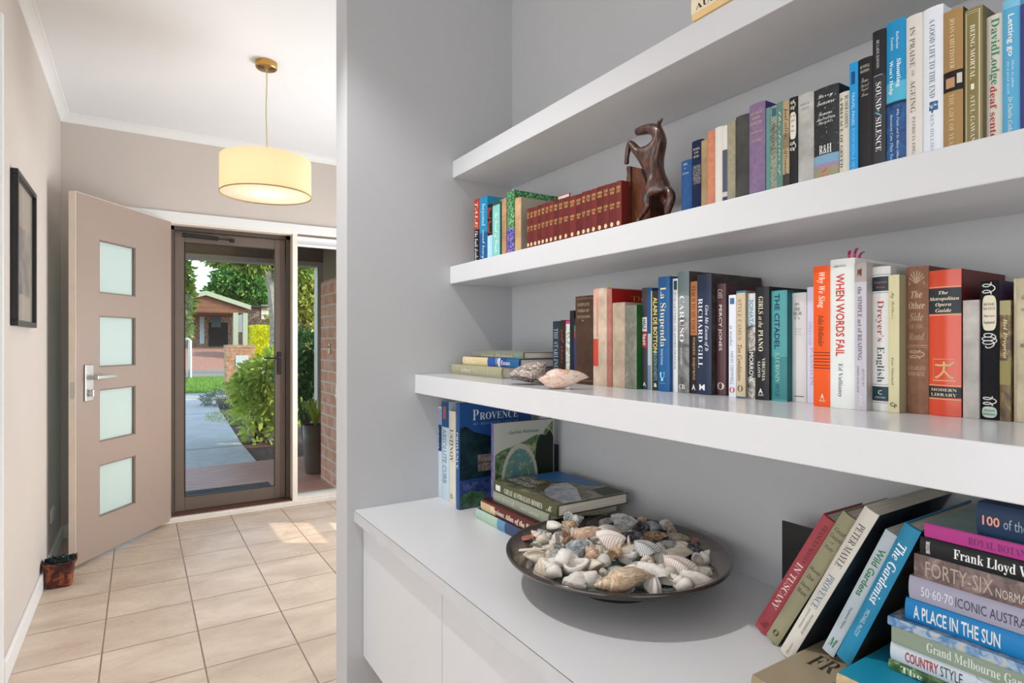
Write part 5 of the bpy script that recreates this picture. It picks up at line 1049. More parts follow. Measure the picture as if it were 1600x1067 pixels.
pile('vivid blue book with big white capitals in the tall flat pile', .872, .3835, .8850, .8559, .20, '1c80c0', T=[('A PLACE IN THE SUN', 'b', 'e3e6e4', 1427, 1563, .48, .62)])
pile('lavender grey book with large numerals in the tall flat pile', .872, .3790, .9165, .8854, .20, 'a7a4b8', T=[('50\u00b760\u00b770', 's', 'e6e4ea', 1439, 1489, .48, .40), ('ICONIC AUSTRA', 's', '3f3c50', 1493, 1604, .48, .40)])
pile('brown photo spined book with thin tall lettering under the black one', .872, .3725, .9485, .9169, .20, art('brown_stone_print', [(0.4, '5d4a48'), (0.55, '7f6a66'), (0.68, 'a08a80')], 45), hard=False, T=[('FORTY-SIX', 's', 'b9a59c', 1446, 1552, .48, .62), ('NORMA', 's', 'cfc0b8', 1556, 1604, .34, .36)])
pile('black book with a white serif name in the tall flat pile', .868, .3640, .9735, .9490, .20, '1c1c1f', T=[('Frank Lloyd W', 'B', 'f4f4f2', 1490, 1612, .46, .64), ('BOOK', 'b', 'f0f0f0', 1447, 1453, .5, .7)])
pile('magenta book with violet lettering in the tall flat pile', .870, .3595, .9925, .9740, .21, 'b83a8c', hard=False, side=art('teal_cover_print', [(0.4, '5f8480'), (0.6, '84a49c')], 12), T=[('ROYAL BOTAN', 'S', '6a2464', 1513, 1604, .46, .50)])
pile('navy book with coral numerals, topmost of the tall flat pile', .872, .3035, 1.0325, .9930, .20, '1a3454', T=[('100', 'b', 'f0a890', 1535, 1562, .48, .30), ('of the', 's', '9ab0c4', 1568, 1606, .48, .32)])
# ------------------------------------------------------------------ shells
def shell_mat(name, c1, c2, c3=None, kind='noise', scale=30, rough=0.45):
    if name in MATS: return MATS[name]
    t = NT(name); v = t.coord('Generated')
    if kind == 'bands':
        w = t.node('ShaderNodeTexWave', wave_type='BANDS', bands_direction='Z'); w.inputs['Scale'].default_value = scale; w.inputs['Distortion'].default_value = 2.5; w.inputs['Detail'].default_value = 3
        t.link(v, w.inputs['Vector']); f = w.outputs['Fac']
    elif kind == 'rings':
        w = t.node('ShaderNodeTexWave', wave_type='BANDS', bands_direction='Y'); w.inputs['Scale'].default_value = scale; w.inputs['Distortion'].default_value = 1.5; w.inputs['Detail'].default_value = 2
        t.link(v, w.inputs['Vector']); f = w.outputs['Fac']
    elif kind == 'spots':
        vo = t.node('ShaderNodeTexVoronoi', feature='F1'); vo.inputs['Scale'].default_value = scale; t.link(v, vo.inputs['Vector']); f = vo.outputs['Distance']
    else: f = t.noise(v, scale*.15, 5, .65, 1.2)
    st = [(0.3, c1), (0.7, c2)] if c3 is None else [(0.36, c1), (0.5, c2), (0.64, c3)]
    t.link(t.ramp(f, st), t.b.inputs['Base Color']); t.b.inputs['Roughness'].default_value = rough
    t.bump(t.noise(v, 12, 4), .25, .002); MATS[name] = t.m; return t.m
def dome(L, W, Hh, ribs=0, depth=.0, point=.5, crinkle=0, rng=None, nu=40, nv=10):
    """one valve: hinge (umbo) at -x, fan opens to +x; closed underneath"""
    rng = rng or random.Random(1); ph = [rng.uniform(0, 6.28) for _ in range(4)]
    def edge(a):
        r = 1.0-.10*math.cos(a)*0
        x = math.cos(a); y = math.sin(a)
        k = 1-point*.35*max(0, -x)**2
        if ribs: k *= 1+.035*math.cos(ribs*math.atan2(y, x+1.25))*(x > -.6)
        if crinkle: k *= 1+crinkle*(math.sin(3*a+ph[0])*.5+math.sin(5*a+ph[1])*.4+math.sin(11*a+ph[2])*.25)
        return x*k*(1+.0), y*k
    def fn(i, j, s=1):
        a = 2*math.pi*i; ex, ey = edge(a); q = j
        rib = (1+depth*math.cos(ribs*math.atan2(ey, ex+1.25))) if ribs else 1

        x = -.62+(ex+.62)*q; y = ey*q
        z = (1-q**2.0)**.75*(1-.0*q)
        if ribs: z = z+depth*math.cos(ribs*math.atan2(y, x+1.3))*min(1, q*1.6)*.9
        if crinkle: z += crinkle*.35*math.sin(9*x+ph[1])*math.cos(7*y+ph[3])*q
        zz = Hh*z if s > 0 else Hh*(z*.35-.06*(1-q))
        return (x*L/2, y*W/2, zz)
    m = MB(); m.grid(lambda i, j: fn(i, j), nu, nv); m.grid(lambda i, j: fn(i, 1-j, -1), nu, 4)
    bmesh.ops.remove_doubles(m.bm, verts=m.bm.verts[:], dist=L*2e-3); newell(m.bm); return m
def spiral(L, turns=4.2, g=1.75, e=1.0, canal=0.0, rise=1.1, knob=0, kn=8, nt=70, nr=16, lip=0.0):
    """a coiled shell along +x (apex at +x), scaled to length L"""
    pts = []
    for i in range(nt+1):
        t = turns*i/nt; s = g**(t-turns); a = 2*math.pi*t; ring = []
        kb = 1+knob*max(0, math.cos(kn*a))**3 if knob else 1
        last = max(0, (t-(turns-1)))
        for j in range(nr):
            p = 2*math.pi*j/nr; rr = s*.55*(1+(knob*1.2*max(0, math.cos(kn*a))**2 if (knob and .2 < p < 1.7) else 0)); rad = s*.48+rr*math.cos(p)*(1+lip*last**6); ax = rr*e*math.sin(p)
            if ax < 0: ax *= 1+canal*last; rad = rad*(1-.55*min(1, canal)*last*(math.sin(p)**4)) if canal else rad
            ring.append((-(s*rise*1.55)+ax, max(rad, .0)*math.cos(a), max(rad, 0)*math.sin(a)))
        pts.append(ring)
    b = bmesh.new(); V = [[b.verts.new(q) for q in r] for r in pts]
    for A, B in zip(V, V[1:]):
        for j in range(nr): b.faces.new((A[j], A[(j+1) % nr], B[(j+1) % nr], B[j]))
    b.faces.new(V[0][::-1])
    # the mouth: a pocket instead of a flat lid
    c = sum((v.co for v in V[-1]), Vector())/nr; pv_ = sum((v.co for v in V[-4]), Vector())/nr
    inner = [b.verts.new(c+(v.co-c)*.78) for v in V[-1]]; deep = [b.verts.new(pv_+(v.co-c)*.55) for v in V[-1]]
    for j in range(nr):
        b.faces.new((V[-1][j], V[-1][(j+1) % nr], inner[(j+1) % nr], inner[j])); b.faces.new((inner[j], inner[(j+1) % nr], deep[(j+1) % nr], deep[j]))
    b.faces.new(deep)
    xs = [v.co.x for v in b.verts]; k = L/(max(xs)-min(xs)); mid = (max(xs)+min(xs))/2
    for v in b.verts: v.co = Vector(((v.co.x-mid)*k, v.co.y*k, v.co.z*k))
    zs = min(v.co.z for v in b.verts)
    bmesh.ops.recalc_face_normals(b, faces=b.faces[:]); m = MB(); m.bm.free(); m.bm = b; return m
SM = {
 'white': shell_mat('white_shell', 'd6d0c6', 'f0ece4'), 'cream': shell_mat('cream_shell', 'd2c4ae', 'eae0d0'), 'grey': shell_mat('grey_shell', '6f7479', 'a9abab', 'c2c0ba'),
 'blue': shell_mat('blue_grey_shell', '5a656e', '8c969c', 'b9bcba'), 'dark': shell_mat('dark_shell', '2a2c33', '4d4a52', '8a8688'), 'tan': shell_mat('tan_shell', '9c7a58', 'c9ab86', 'e0cdb0'),
 'brown': shell_mat('brown_shell', '5c4334', '8f6e54', 'c4a88a'), 'orange': shell_mat('orange_shell', 'b08468', 'd0ae94', 'e2d0be'), 'red': shell_mat('red_brown_shell', '7c3a2c', 'a8604a', 'c08870', 'spots', 16),
 'stripe': shell_mat('striped_horn_shell', 'b08a6c', 'cdb496', 'e2d6c4', 'noise', 46), 'pink': shell_mat('pink_rib_shell', 'd4bdb2', 'e6dcd2', 'efeae2', 'rings', 5), 'taupe': shell_mat('taupe_shell', '7a6c60', '9c8e80', 'b9ac9c'),
 'bwhite': shell_mat('blue_white_shell', '98a2ac', 'd4d4d0', 'ebe7e0', 'rings', 5), 'speck': shell_mat('speckled_shell', '1e181a', 'a8988e', 'e6dcd0', 'noise', 95), 'rose': shell_mat('rose_conch_shell', 'cf9a84', 'ecd2c2', 'b9b2a8', 'noise', 34)}
def place(name, label, builder, m, loc, yaw=0, tilt=0, roll=0, group=None, cat='shell', rest=None, seat=True):
    Rm = rotz(R(yaw))@Matrix.Rotation(R(tilt), 4, 'Y')@Matrix.Rotation(R(roll), 4, 'X')
    bmesh.ops.transform(builder.bm, matrix=Rm, verts=builder.bm.verts[:])
    zmin = min(v.co.z for v in builder.bm.verts)
    bmesh.ops.translate(builder.bm, vec=(0, 0, -zmin), verts=builder.bm.verts[:])
    o = builder.build(name, m, smooth=True); o.location = loc
    return tag(o, label, cat, group)

# the big plate -------------------------------------------------------------
PC = Vector((.838, .915, BENCH)); PR = .2295
plate = thing('platter', 'large round dark glazed ceramic platter heaped with sea shells', 'platter', PC)
pm_ = NT('brown_and_celadon_glaze')
v_ = pm_.coord('Object'); ln = pm_.node('ShaderNodeVectorMath', operation='LENGTH')
sc_ = pm_.node('ShaderNodeVectorMath', operation='MULTIPLY'); sc_.inputs[1].default_value = (1, 1, 0); pm_.link(v_, sc_.inputs[0]); pm_.link(sc_.outputs[0], ln.inputs[0])
nz_ = pm_.noise(v_, 22, 4, .6, .6)
ma_ = pm_.node('ShaderNodeMath', operation='MULTIPLY_ADD'); pm_.link(nz_, ma_.inputs[0]); ma_.inputs[1].default_value = .03; pm_.link(ln.outputs['Value'], ma_.inputs[2])
mr_ = pm_.node('ShaderNodeMapRange'); mr_.inputs[1].default_value = .120; mr_.inputs[2].default_value = .262; pm_.link(ma_.outputs[0], mr_.inputs[0])
pm_.link(pm_.ramp(mr_.outputs[0], [(0.0, 'a9bcb6'), (0.36, '8f9f9a'), (0.50, '4a423d'), (0.66, '6a5a50'), (0.80, '3a2f2a'), (0.97, '2a2220')]), pm_.b.inputs['Base Color'])
pm_.b.inputs['Roughness'].default_value = .16; pm_.b.inputs['Coat Weight'].default_value = .3
MB().lathe([(.001, .014), (.078, .014), (.082, 0.0), (.090, 0.0), (.094, .016), (.15, .033), (.20, .053), (.226, .066), (PR, .0715)], 96).build('dish', mat('2c2521', .2, (14, .2), coat=.3, name='dark_outer_glaze'), plate, smooth=True)
MB().lathe([(PR, .0715), (PR, .0745), (.2275, .0765), (.2225, .0755), (.20, .064), (.17, .051), (.13, .040), (.001, .034)], 96).build('well', pm_.m, plate, smooth=True)

def zp(x, y):      # zoomed-crop pixel of the platter to photo pixel
    return 730+x/3.5556, 720+y/3.5556
def heap(x, y, lift, size=90):
    zc = BENCH+.068
    for k in range(8):
        q = onZ(*zp(x, y), zc); r = math.hypot(q.x-PC.x, q.y-PC.y)
        if r > .205: q = Vector((PC.x+(q.x-PC.x)*.205/r, PC.y+(q.y-PC.y)*.205/r, 0)); r = .205
        zb = BENCH+.036+max(0, r-.12)**1.35*.62+lift*1.5+.004; zc = zb+size*.00038*.2
    return Vector((q.x, q.y, zb))
PX = .00038
rng = random.Random(77)
GS = 'sea shells heaped on the platter'
SHELLS = [
 # kind, x, y, size px, aspect, colour, yaw, tilt, roll, lift, label
 ('snail', 595, 330, 112, 1, 'bwhite', 20, -10, 0, .008, 'white and lilac snail shell at the back of the heap nearest the flat books'),
 ('snail', 562, 365, 78, 1, 'tan', 150, -20, 30, .012, 'pale tan coiled snail shell just in front of the white and lilac one'),
 ('clam', 486, 368, 108, .7, 'white', -50, -20, 0, .012, 'smooth white clam shell above the grey mussel at the platter edge'),
 ('clam', 515, 405, 62, .9, 'grey', 60, -30, 0, .010, 'small grey clam shell touching the smooth white clam'),
 ('clam', 436, 412, 122, .6, 'blue', -20, 0, 0, .006, 'grey blue mussel like shell by the long cream sliver'),
 ('disc', 336, 420, 92, .7, 'red', 0, -14, 0, .002, 'reddish brown dotted disc shell on the rim end of the platter'),
 ('stick', 358, 446, 215, .12, 'cream', 14, 0, 0, .022, 'long flat cream shell sliver lying over the edge of the heap'),
 ('whelk', 445, 492, 180, 1, 'bwhite', 200, 10, 40, .004, 'ribbed blue and white whelk behind the fawn open clam'),
 ('clam', 372, 545, 112, .85, 'cream', 200, -25, 0, .003, 'fawn open clam shell at the end of the heap facing the cabinets'),
 ('fan', 425, 598, 92, .9, 'cream', -70, 14, 0, .001, 'beige ribbed cockle in front of the fawn open clam'),
 ('fan', 490, 606, 60, .9, 'grey', -100, 30, 0, .002, 'small grey ribbed cockle beside the beige ribbed cockle'),
 ('conch', 580, 575, 190, 1, 'white', 175, 6, 60, .010, 'large weathered white conch with a round dark hole'),
 ('clam', 650, 656, 156, .5, 'white', 175, 0, 0, .001, 'smooth long white clam at the front edge of the heap'),
 ('clam', 716, 612, 112, .55, 'cream', -60, -40, 0, .010, 'curved ivory shell standing before the small white clam'),
 ('clam', 757, 566, 80, .85, 'white', 80, -40, 0, .010, 'small smooth white clam in the middle of the heap'),
 ('snail', 690, 533, 96, 1, 'orange', 120, -30, 20, .012, 'orange tan snail shell in the middle of the heap'),
 ('fan', 618, 490, 122, .8, 'blue', 160, -16, 0, .014, 'slate blue ribbed shell behind the weathered white conch'),
 ('snail', 556, 450, 88, 1, 'brown', -40, 10, 10, .014, 'brown ornate snail shell behind the slate blue ribbed shell'),
 ('oyster', 662, 412, 152, .5, 'orange', 10, -18, 0, .018, 'rough orange and pink scallop piece near the back of the heap'),
 ('fan', 768, 402, 104, .75, 'white', -160, -30, 0, .018, 'white ribbed cockle behind the big white fan shell'),
 ('fan', 866, 352, 150, .8, 'grey', 150, -34, 0, .010, 'big grey ribbed scallop standing at the back of the heap'),
 ('oyster', 770, 328, 92, .6, 'grey', 20, -20, 0, .004, 'grey streaked oyster piece at the back rim beside the big grey scallop'),
 ('oyster', 682, 346, 86, .6, 'dark', 60, -10, 0, .004, 'dark grey shell piece at the back rim'),
 ('fan', 790, 462, 146, .8, 'pink', 160, -34, 0, .018, 'big white fan shell with pink rays at the centre of the heap'),
 ('oyster', 892, 424, 176, .45, 'dark', 5, -16, 0, .016, 'dark crinkled oyster shell behind the centre of the heap'),
 ('snail', 985, 388, 94, 1, 'dark', 30, -10, 0, .010, 'dark blue snail shell near the back of the heap'),
 ('clam', 1030, 352, 96, .8, 'blue', 100, -30, 0, .008, 'deep blue clam standing at the back behind the dark blue snail'),
 ('fan', 1100, 358, 88, .7, 'bwhite', 40, -20, 0, .004, 'blue white ribbed shell at the back rim next to the deep blue clam'),
 ('clam', 968, 334, 84, .7, 'tan', 60, -20, 0, .004, 'tan clam at the back rim behind the dark blue snail'),
 ('snail', 1130, 395, 82, 1, 'taupe', -60, 0, 0, .005, 'taupe snail shell towards the wall end of the heap'),
 ('clam', 1175, 442, 126, .7, 'taupe', -20, -16, 0, .003, 'broad taupe clam at the wall end of the heap'),
 ('oyster', 1255, 452, 56, .8, 'red', 0, -30, 0, .001, 'small red brown chip at the wall end of the heap'),
 ('oyster', 1044, 428, 126, .6, 'brown', -30, -20, 0, .014, 'barnacled brown oyster beside the dark crinkled one'),
 ('fan', 996, 498, 130, .7, 'bwhite', -20, -16, 0, .014, 'white ribbed cockle with a blue inside right of the thin upright stick'),
 ('clam', 1068, 512, 68, 1, 'blue', 90, -60, 0, .008, 'blue lined clam half turned up beside the white ribbed cockle'),
 ('clam', 1130, 478, 104, .6, 'grey', -20, -20, 0, .008, 'flat bluish grey clam below the barnacled brown oyster'),
 ('oyster', 1166, 516, 148, .5, 'cream', 8, -14, 0, .006, 'flaky beige oyster shell left of the black and white snail'),
 ('snail', 1276, 512, 86, 1, 'dark', -30, 0, 30, .002, 'black and white striped snail at the far end of the platter'),
 ('oyster', 1298, 590, 100, .6, 'taupe', -40, -10, 0, .001, 'rough taupe shell piece at the far front rim of the platter'),
 ('fan', 1182, 596, 200, .7, 'pink', -25, -14, 0, .004, 'large white ridged cockle flushed pink, at the front far end of the heap'),
 ('oyster', 1268, 640, 148, .42, 'white', -14, 0, 0, .002, 'white fluted clam piece with a jagged edge beside the large ridged cockle'),
 ('clam', 1140, 662, 64, .8, 'white', 30, 0, 0, .001, 'small round white clam in front of the large ridged cockle'),
 ('clam', 1186, 682, 76, .55, 'cream', 10, 0, 0, .001, 'small flat cream clam at the front rim'),
 ('oyster', 1022, 600, 190, .42, 'white', -38, -10, 0, .012, 'long white oyster shell slanting behind the big striped horn shell'),
 ('clam', 1012, 668, 106, .6, 'cream', 0, 0, 0, .000, 'cream clam tucked under the tip of the big striped horn shell'),
 ('whelk', 880, 645, 330, 1, 'stripe', 196, 0, 20, .004, 'big striped brown horn shell lying at the front of the heap'),
 ('stick', 897, 512, 130, .14, 'cream', 80, -62, 0, .010, 'thin cream stick of shell standing up in the middle of the heap'),
 ('snail', 830, 528, 88, .9, 'tan', 20, -60, 0, .014, 'tan barnacle like shell behind the big striped horn shell'),
 ('clam', 905, 508, 124, .7, 'cream', 30, -20, 0, .010, 'wide beige clam lying behind the thin upright stick'),
]
def make_shell(kind, size, asp, rng):
    L = size*PX*(1.22 if size < 170 else 1.0)
    if kind == 'clam': return dome(L, L*asp, L*.40, 0, 0, .5, 0, rng, 28, 8)
    if kind == 'fan': return dome(L, L*asp, L*.46, 15, .085, .9, 0, rng, 72, 8)
    if kind == 'oyster': return dome(L, L*asp, L*.30, 9, .05, .4, .14, rng, 44, 8)
    if kind == 'disc': return dome(L, L*asp, L*.12, 0, 0, 0, 0, rng, 28, 6)
    if kind == 'stick': return dome(L, L*asp, L*.05, 0, 0, 1, .05, rng, 28, 5)
    if kind == 'snail': return spiral(L, 4.2, 1.7, 1.0, .35, 1.15, .05, 7, 70, 12, .1)
    if kind == 'whelk': return spiral(L, 4.4, 1.7, 2.0, 1.3, 1.7, .10, 9, 80, 14, .2)
    return spiral(L, 3.8, 1.8, 1.2, .9, .9, .22, 6, 72, 14, .35)
for kd, x, y, sz, asp, cm, yaw, tilt, roll, lift, lab in SHELLS:
    place('seashell', lab, make_shell(kd, sz, asp, rng), SM[cm], heap(x, y, lift, sz), yaw-32, tilt, roll, GS)
FILL = [('fan', 'white', 'small white ribbed cockle half buried in the heap on the platter'), ('snail', 'white', 'small white snail shell half buried in the heap on the platter'), ('fan', 'cream', 'small cream ribbed cockle half buried in the heap on the platter'), ('clam', 'grey', 'small plain grey clam half buried in the heap on the platter'), ('oyster', 'white', 'small jagged white shell chip half buried in the heap on the platter'), ('snail', 'cream', 'small cream snail shell half buried in the heap on the platter')]
for i in range(108):
    a = rng.uniform(0, 6.28); q = math.sqrt(rng.random())*.180; kd, cm, lab = FILL[i % 6]
    p = Vector((PC.x+q*math.cos(a), PC.y+q*math.sin(a), BENCH+.036+max(0, q-.12)**1.35*.62+rng.uniform(.002, .018)*max(0, 1-q/.22)))
    place('seashell', lab, make_shell(kd, rng.uniform(80, 120), rng.uniform(.6, .9), rng), SM[cm], p, rng.uniform(0, 360), rng.uniform(-45, 20), rng.uniform(-25, 25), 'small filler shells in the heap: '+lab)
# two big shells on the deep shelf
c1 = onZ(832, 600, SH3); 
place('seashell', 'big dark speckled shell with an arched back, before the flat books on the deep shelf', dome(.118, .075, .050, 0, 0, 1.3, .05, random.Random(5), 48, 12), SM['speck'], c1+Vector((.0, .012, .0006)), 148, -9, 12, 'big shells on the deep shelf')
c2 = onZ(886, 607, SH3)
place('seashell', 'big pinkish knobbed conch shell lying on the deep shelf before the standing books', spiral(.112, 4.0, 1.9, 2.4, .9, 1.5, .22, 9, 110, 20, .2), SM['rose'], c2+Vector((.0, .012, .0006)), 148, 0, 60, 'big shells on the deep shelf')

# ------------------------------------------------------------------ carved rearing horse book end
def skin_mesh(nodes, edges, root, levels=2):
    """one continuous body grown round a skeleton: nodes = [(point, rx, ry)]"""
    me = bpy.data.meshes.new('sk'); me.from_pydata([n[0] for n in nodes], edges, [])
    o = bpy.data.objects.new('sk', me); col.objects.link(o)
    md = o.modifiers.new('s', 'SKIN'); md.use_smooth_shade = True; md.branch_smoothing = .6
    for k, n in enumerate(nodes):
        v = me.skin_vertices[0].data[k]; v.radius = (n[1], n[2] if len(n) > 2 else n[1]); v.use_root = (k == root)
    sb_ = o.modifiers.new('b', 'SUBSURF'); sb_.levels = levels; sb_.render_levels = levels
    dg = bpy.context.evaluated_depsgraph_get(); ev = o.evaluated_get(dg)
    out = bpy.data.meshes.new_from_object(ev); col.objects.unlink(o); bpy.data.objects.remove(o); return out
XHc = .925
def hq(x, y, dx=0): p = onX(700+x/4.2105, 170+y/4.2105, XHc); return Vector((XHc+dx, p.y, p.z))
N = []; E_ = []
def chain(ps, start=None):
    prev = start; ids = []
    for p in ps:
        N.append((hq(*p[:2], (p[3] if len(p) > 3 else 0)*1.25), p[2]*1.42, (p[4] if len(p) > 4 else p[2])*1.42)); k = len(N)-1; ids.append(k)
        if prev is not None: E_.append((prev, k))
        prev = k
    return ids
body = chain([(1388, 505, .0195), (1372, 440, .0145), (1348, 375, .0200), (1338, 312, .0205), (1382, 255, .0172), (1410, 195, .0142), (1393, 140, .0122), (1345, 120, .0112), (1295, 132, .0082), (1252, 146, .0066), (1238, 152, .0062)])
rump, mid_, chest, sh_, nk = body[0], body[1], body[2], body[3], body[4]
chain([(1372, 100, .0042, .005), (1378, 72, .0022, .006), (1377, 62, .001, .006)], body[6]); chain([(1400, 100, .0042, -.006), (1424, 78, .0026, -.008), (1434, 64, .001, -.008)], body[6])
chain([(1275, 295, .0085, -.010), (1232, 220, .0062, -.012), (1214, 290, .0042, -.012), (1208, 340, .0038, -.012), (1208, 372, .0050, -.012)], sh_)
chain([(1310, 262, .0075, .012), (1284, 236, .0058, .014), (1276, 268, .0042, .014), (1282, 300, .0036, .014)], sh_)
chain([(1352, 545, .0135, -.010), (1330, 600, .0082, -.012), (1352, 640, .0056, -.012), (1318, 690, .0042, -.012), (1290, 722, .0046, -.012), (1284, 758, .0058, -.012)], rump)
chain([(1392, 560, .0125, .012), (1402, 612, .0080, .014), (1418, 648, .0055, .014), (1398, 690, .0042, .014), (1386, 725, .0046, .014), (1384, 758, .0056, .014)], rump)
chain([(1448, 520, .0055), (1470, 550, .0072), (1466, 600, .0075), (1446, 650, .0065), (1438, 700, .0042)], rump)
DW = NT('dark_carved_wood'); fv = DW.noise(DW.coord('Object', (6, 6, 1.5)), 14, 5, .6, 2.0)
DW.link(DW.ramp(fv, [(0.3, '1c0f0b'), (0.5, '3d2015'), (0.66, '6b3d26')]), DW.b.inputs['Base Color']); DW.b.inputs['Roughness'].default_value = .34; DW.b.inputs['Coat Weight'].default_value = .4
DW.bump(fv, .25, .002)
HB0 = hq(1330, 760); hb0 = (XHc, HB0.y, SH2)
horse = thing('horse_bookend', 'dark carved wooden bookend, a rearing horse pawing at an upright slab', 'bookend', hb0)
me = skin_mesh(N, E_, 0, 2); mbx = MB(); mbx.bm.from_mesh(me); bpy.data.meshes.remove(me)
mbx.build('horse', DW.m, horse, world=True, smooth=True)
def cv(x, y): p = onX(700+x/4.2105, 170+y/4.2105, XHc); return (p.y, p.z)
zb_ = SH2+.010
SLAB = NT('slab_wood'); fs = SLAB.noise(SLAB.coord('Object', (3, 3, .6)), 40, 4, .6, 1.0)
SLAB.link(SLAB.ramp(fs, [(0.3, '3a1d0f'), (0.7, '6a3a1e')]), SLAB.b.inputs['Base Color']); SLAB.b.inputs['Roughness'].default_value = .3
out = [cv(1212, 378), cv(1272, 388), cv(1300, 470), cv(1326, 560), cv(1335, 640)]+[(cv(1335, 700)[0], zb_), (cv(1190, 700)[0], zb_)]
yzM = frame((XHc-.002, 0, 0), (0, 1, 0), (0, 0, 1), (1, 0, 0))
sl = MB(); sl.prism(out, 0, .062, yzM); sl.build('slab', SLAB.m, horse, world=True)
bkm = MB(); rg = random.Random(4)
L1 = [cv(1192+rg.uniform(-6, 6), y) for y in (376, 400, 425, 455, 500, 560, 620, 690, 740)]; L1 = L1[:-1]+[(L1[-1][0], zb_)]
R1 = [(cv(1214, 690)[0], zb_)]+[cv(1213, y) for y in (620, 500, 376)]
bkm.prism(L1+R1, -.004, .066, yzM); bkm.build('bark_edge', DW.m, horse, world=True)
y0_, y1_ = cv(1460, 700)[0], cv(1196, 700)[0]
MB().box(XHc-.030, XHc+.072, y0_, y1_, SH2+.0003, zb_, .003).build('base', DW.m, horse, world=True)

# ------------------------------------------------------------------ hall: pendant, picture, basket, outlet
pc = Vector((.547, 3.20, CEIL))
pen = thing('pendant_light', 'round cream fabric drum pendant light on a cord under the hall ceiling', 'light', (pc.x, pc.y, 1.975))
BRASS = mat('c99b55', .28, (20, .05), metal=.85, name='brushed_brass')
MB().lathe([(.001, CEIL-.032), (.048, CEIL-.032), (.052, CEIL-.028), (.052, CEIL-.0005), (.001, CEIL-.0005)], 40, Matrix.Translation((pc.x, pc.y, 0))).build('canopy', BRASS, pen, world=True, smooth=False)
for sx in (-1, 1):
    MB().tube([(pc.x+sx*.026, pc.y-.004, CEIL-.0345), (pc.x+sx*.026, pc.y-.004, CEIL-.031)], .0165, 20).build('canopy_inset', mat('4a4a4a', .3), pen, world=True)
cpts = [(pc.x+.002*math.sin(k*1.3), pc.y, CEIL-.03-(CEIL-.03-2.13)*k/8) for k in range(9)]
MB().tube(cpts, .0034, 8).build('cord', mat('d8c8a4', .5), pen, world=True)
ZB, ZT, RS = 1.978, 2.158, .2165
SHD = NT('cream_shade_fabric'); tb = SHD.n.new('ShaderNodeBsdfTranslucent'); db = SHD.n.new('ShaderNodeBsdfDiffuse'); mb_ = SHD.n.new('ShaderNodeMixShader')
tb.inputs[0].default_value = (*lin('fff0cf'), 1); db.inputs[0].default_value = (*lin('f2e3c4'), 1); mb_.inputs[0].default_value = .55
SHD.link(db.outputs[0], mb_.inputs[1]); SHD.link(tb.outputs[0], mb_.inputs[2]); SHD.link(mb_.outputs[0], SHD.out.inputs['Surface'])
T0 = Matrix.Translation((pc.x, pc.y, 0))
MB().lathe([(RS, ZB), (RS, ZT)], 72, T0).build('shade', SHD.m, pen, world=True, smooth=True)
MB().lathe([(RS-.001, ZB-.001), (RS+.0018, ZB-.001), (RS+.0018, ZB+.004), (RS-.001, ZB+.004)], 72, T0).build('rim_band', mat('a8843f', .6), pen, world=True)
DIF = NT('diffuser_acrylic'); td = DIF.n.new('ShaderNodeBsdfTranslucent'); dd = DIF.n.new('ShaderNodeBsdfDiffuse'); md_ = DIF.n.new('ShaderNodeMixShader')
td.inputs[0].default_value = (*lin('fff3e4'), 1); dd.inputs[0].default_value = (*lin('f4e6da'), 1); md_.inputs[0].default_value = .6
DIF.link(dd.outputs[0], md_.inputs[1]); DIF.link(td.outputs[0], md_.inputs[2]); DIF.link(md_.outputs[0], DIF.out.inputs['Surface'])
MB().lathe([(.001, ZB+.006), (RS-.0015, ZB+.006)], 72, T0).build('diffuser', DIF.m, pen, world=True)
MB().tube([(pc.x, pc.y, 2.10), (pc.x, pc.y, 2.16)], .018, 12).build('lamp_holder', mat('d8d0c0', .5), pen, world=True)
lamp('pendant_bulb', 'POINT', (pc.x, pc.y, 2.065), (0, 0, -1), 1.1, (1.0, .73, .42), shadow_soft_size=.03)

XF = XL
fr = thing('picture_frame', 'black framed picture hanging on the left hall wall', 'picture', (XF, 3.06, 1.57))
fy0, fy1, fz0, fz1 = 2.90, 3.385, 1.292, 1.893
def ring4(m, x0, x1, a, b, c, d, w):
    m.box(x0, x1, a, b, c, c+w, .002).box(x0, x1, a, b, d-w, d, .002).box(x0, x1, a, a+w, c+w, d-w, .002).box(x0, x1, b-w, b, c+w, d-w, .002); return m
ring4(MB(), XF+.001, XF+.024, fy0, fy1, fz0, fz1, .022).build('frame', mat('141315', .35), fr, world=True)
MB().box(XF+.001, XF+.010, fy0+.02, fy1-.02, fz0+.02, fz1-.02).build('mount', mat('d8d2c8', .8), fr, world=True)
MB().box(XF+.0102, XF+.0112, fy0+.09, fy1-.09, fz0+.13, fz1-.20).build('print', art('hall_photo_print', [(0.35, '3a3f44'), (0.5, '8f9aa4'), (0.62, 'd4d2cc')], 9), fr, world=True)
MB().box(XF+.013, XF+.015, fy0+.021, fy1-.021, fz0+.021, fz1-.021).build('glass', pane_mat('picture_glass', 'ffffff', .05), fr, world=True)
ol = thing('power_outlet', 'small white power outlet low on the left hall wall', 'outlet', (XL, 4.13, .27))
MB().box(XL+.0003, XL+.009, 4.07, 4.19, .232, .306, .003).build('plate', mat('ece8e2', .35), ol, world=True)
for yy in (4.10, 4.16): MB().box(XL+.009, XL+.012, yy-.008, yy+.008, .284, .296, .002).build('switch', mat('f4f2ee', .35), ol, world=True)
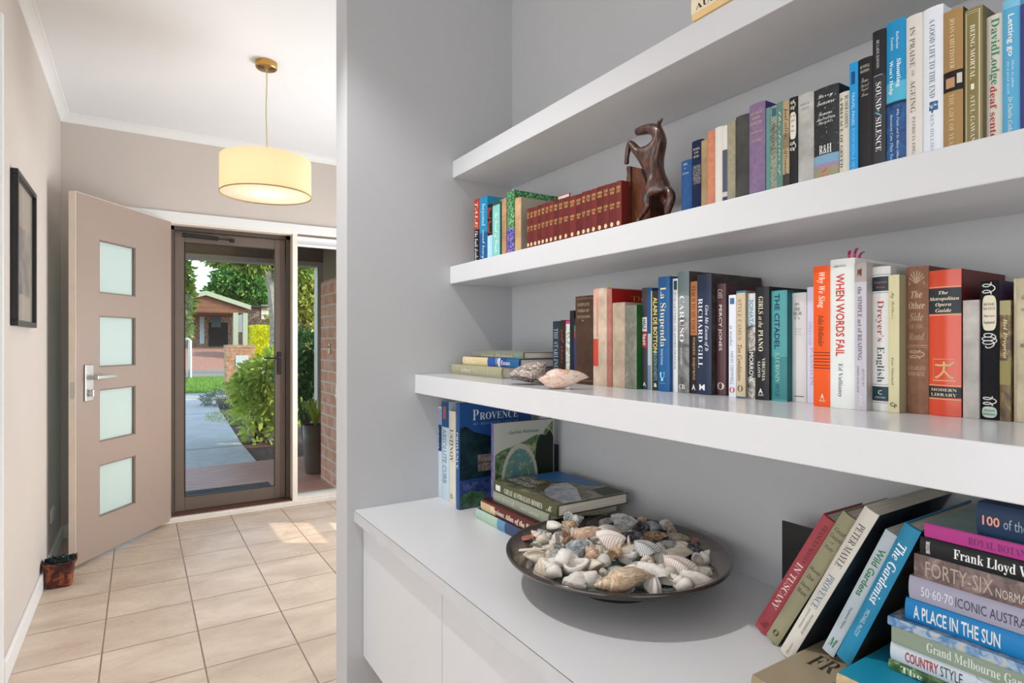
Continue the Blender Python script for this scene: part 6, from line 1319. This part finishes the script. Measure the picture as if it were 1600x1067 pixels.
# basket
bx, by = -.340, 3.735
bs = thing('basket', 'small red brown woven basket full of dark green sprigs by the skirting', 'basket', (bx, by, 0))
WOV = NT('woven_red_cane'); wv = WOV.coord('Object'); ww = WOV.node('ShaderNodeTexWave', wave_type='BANDS', bands_direction='Z'); ww.inputs['Scale'].default_value = 45; ww.inputs['Distortion'].default_value = 1.2; WOV.link(wv, ww.inputs['Vector'])
wn_ = WOV.noise(wv, 30, 4, .65, 1)
WOV.link(WOV.ramp(wn_, [(0.35, '2a1414'), (0.5, '6e2f20'), (0.64, 'b5653a'), (0.75, '4a2420')]), WOV.b.inputs['Base Color']); WOV.b.inputs['Roughness'].default_value = .45; WOV.bump(ww.outputs['Fac'], .8, .004)
m = MB()
def sq(h, z, r=.25):
    return [(h*(1 if abs(math.cos(a))**.35 == 0 else math.copysign(abs(math.cos(a))**.35, math.cos(a))), h*math.copysign(abs(math.sin(a))**.35, math.sin(a)), z) for a in [2*math.pi*k/40+.01 for k in range(40)]]
rings = [sq(.050, .0006), sq(.053, .03), sq(.060, .080), sq(.064, .115), sq(.067, .118), sq(.067, .126), sq(.062, .126), sq(.058, .09)]
b = bmesh.new(); VV = [[b.verts.new(p) for p in r_] for r_ in rings]
for A, B_ in zip(VV, VV[1:]):
    for k in range(40): b.faces.new((A[k], A[(k+1) % 40], B_[(k+1) % 40], B_[k]))
b.faces.new(VV[0][::-1]); b.faces.new(VV[-1]); newell(b); m.bm.free(); m.bm = b
m.build('body', WOV.m, bs, smooth=False)
for s_ in (-1, 1):
    MB().tube([(s_*(.066+.014*math.sin(math.pi*k/8)), -.03+.06*k/8, .110+.030*math.sin(math.pi*k/8)) for k in range(9)], .0035, 7).build('handle', mat('b48a62' if s_ > 0 else '5a2a22', .5), bs)
sg = MB(); rg = random.Random(12)
for k in range(420):
    p = Vector((rg.uniform(-.056, .056), rg.uniform(-.056, .056), .110+rg.uniform(0, .012))); add_leaf(sg, p, Vector((rg.uniform(-1, 1), rg.uniform(-1, 1), rg.uniform(.1, .8))), rg.uniform(.015, .032), .008, rg)
sg.box(-.056, .056, -.056, .056, .09, .112); sg.build('sprigs', mat('1d3a3a', .6, (60, .5)), bs)
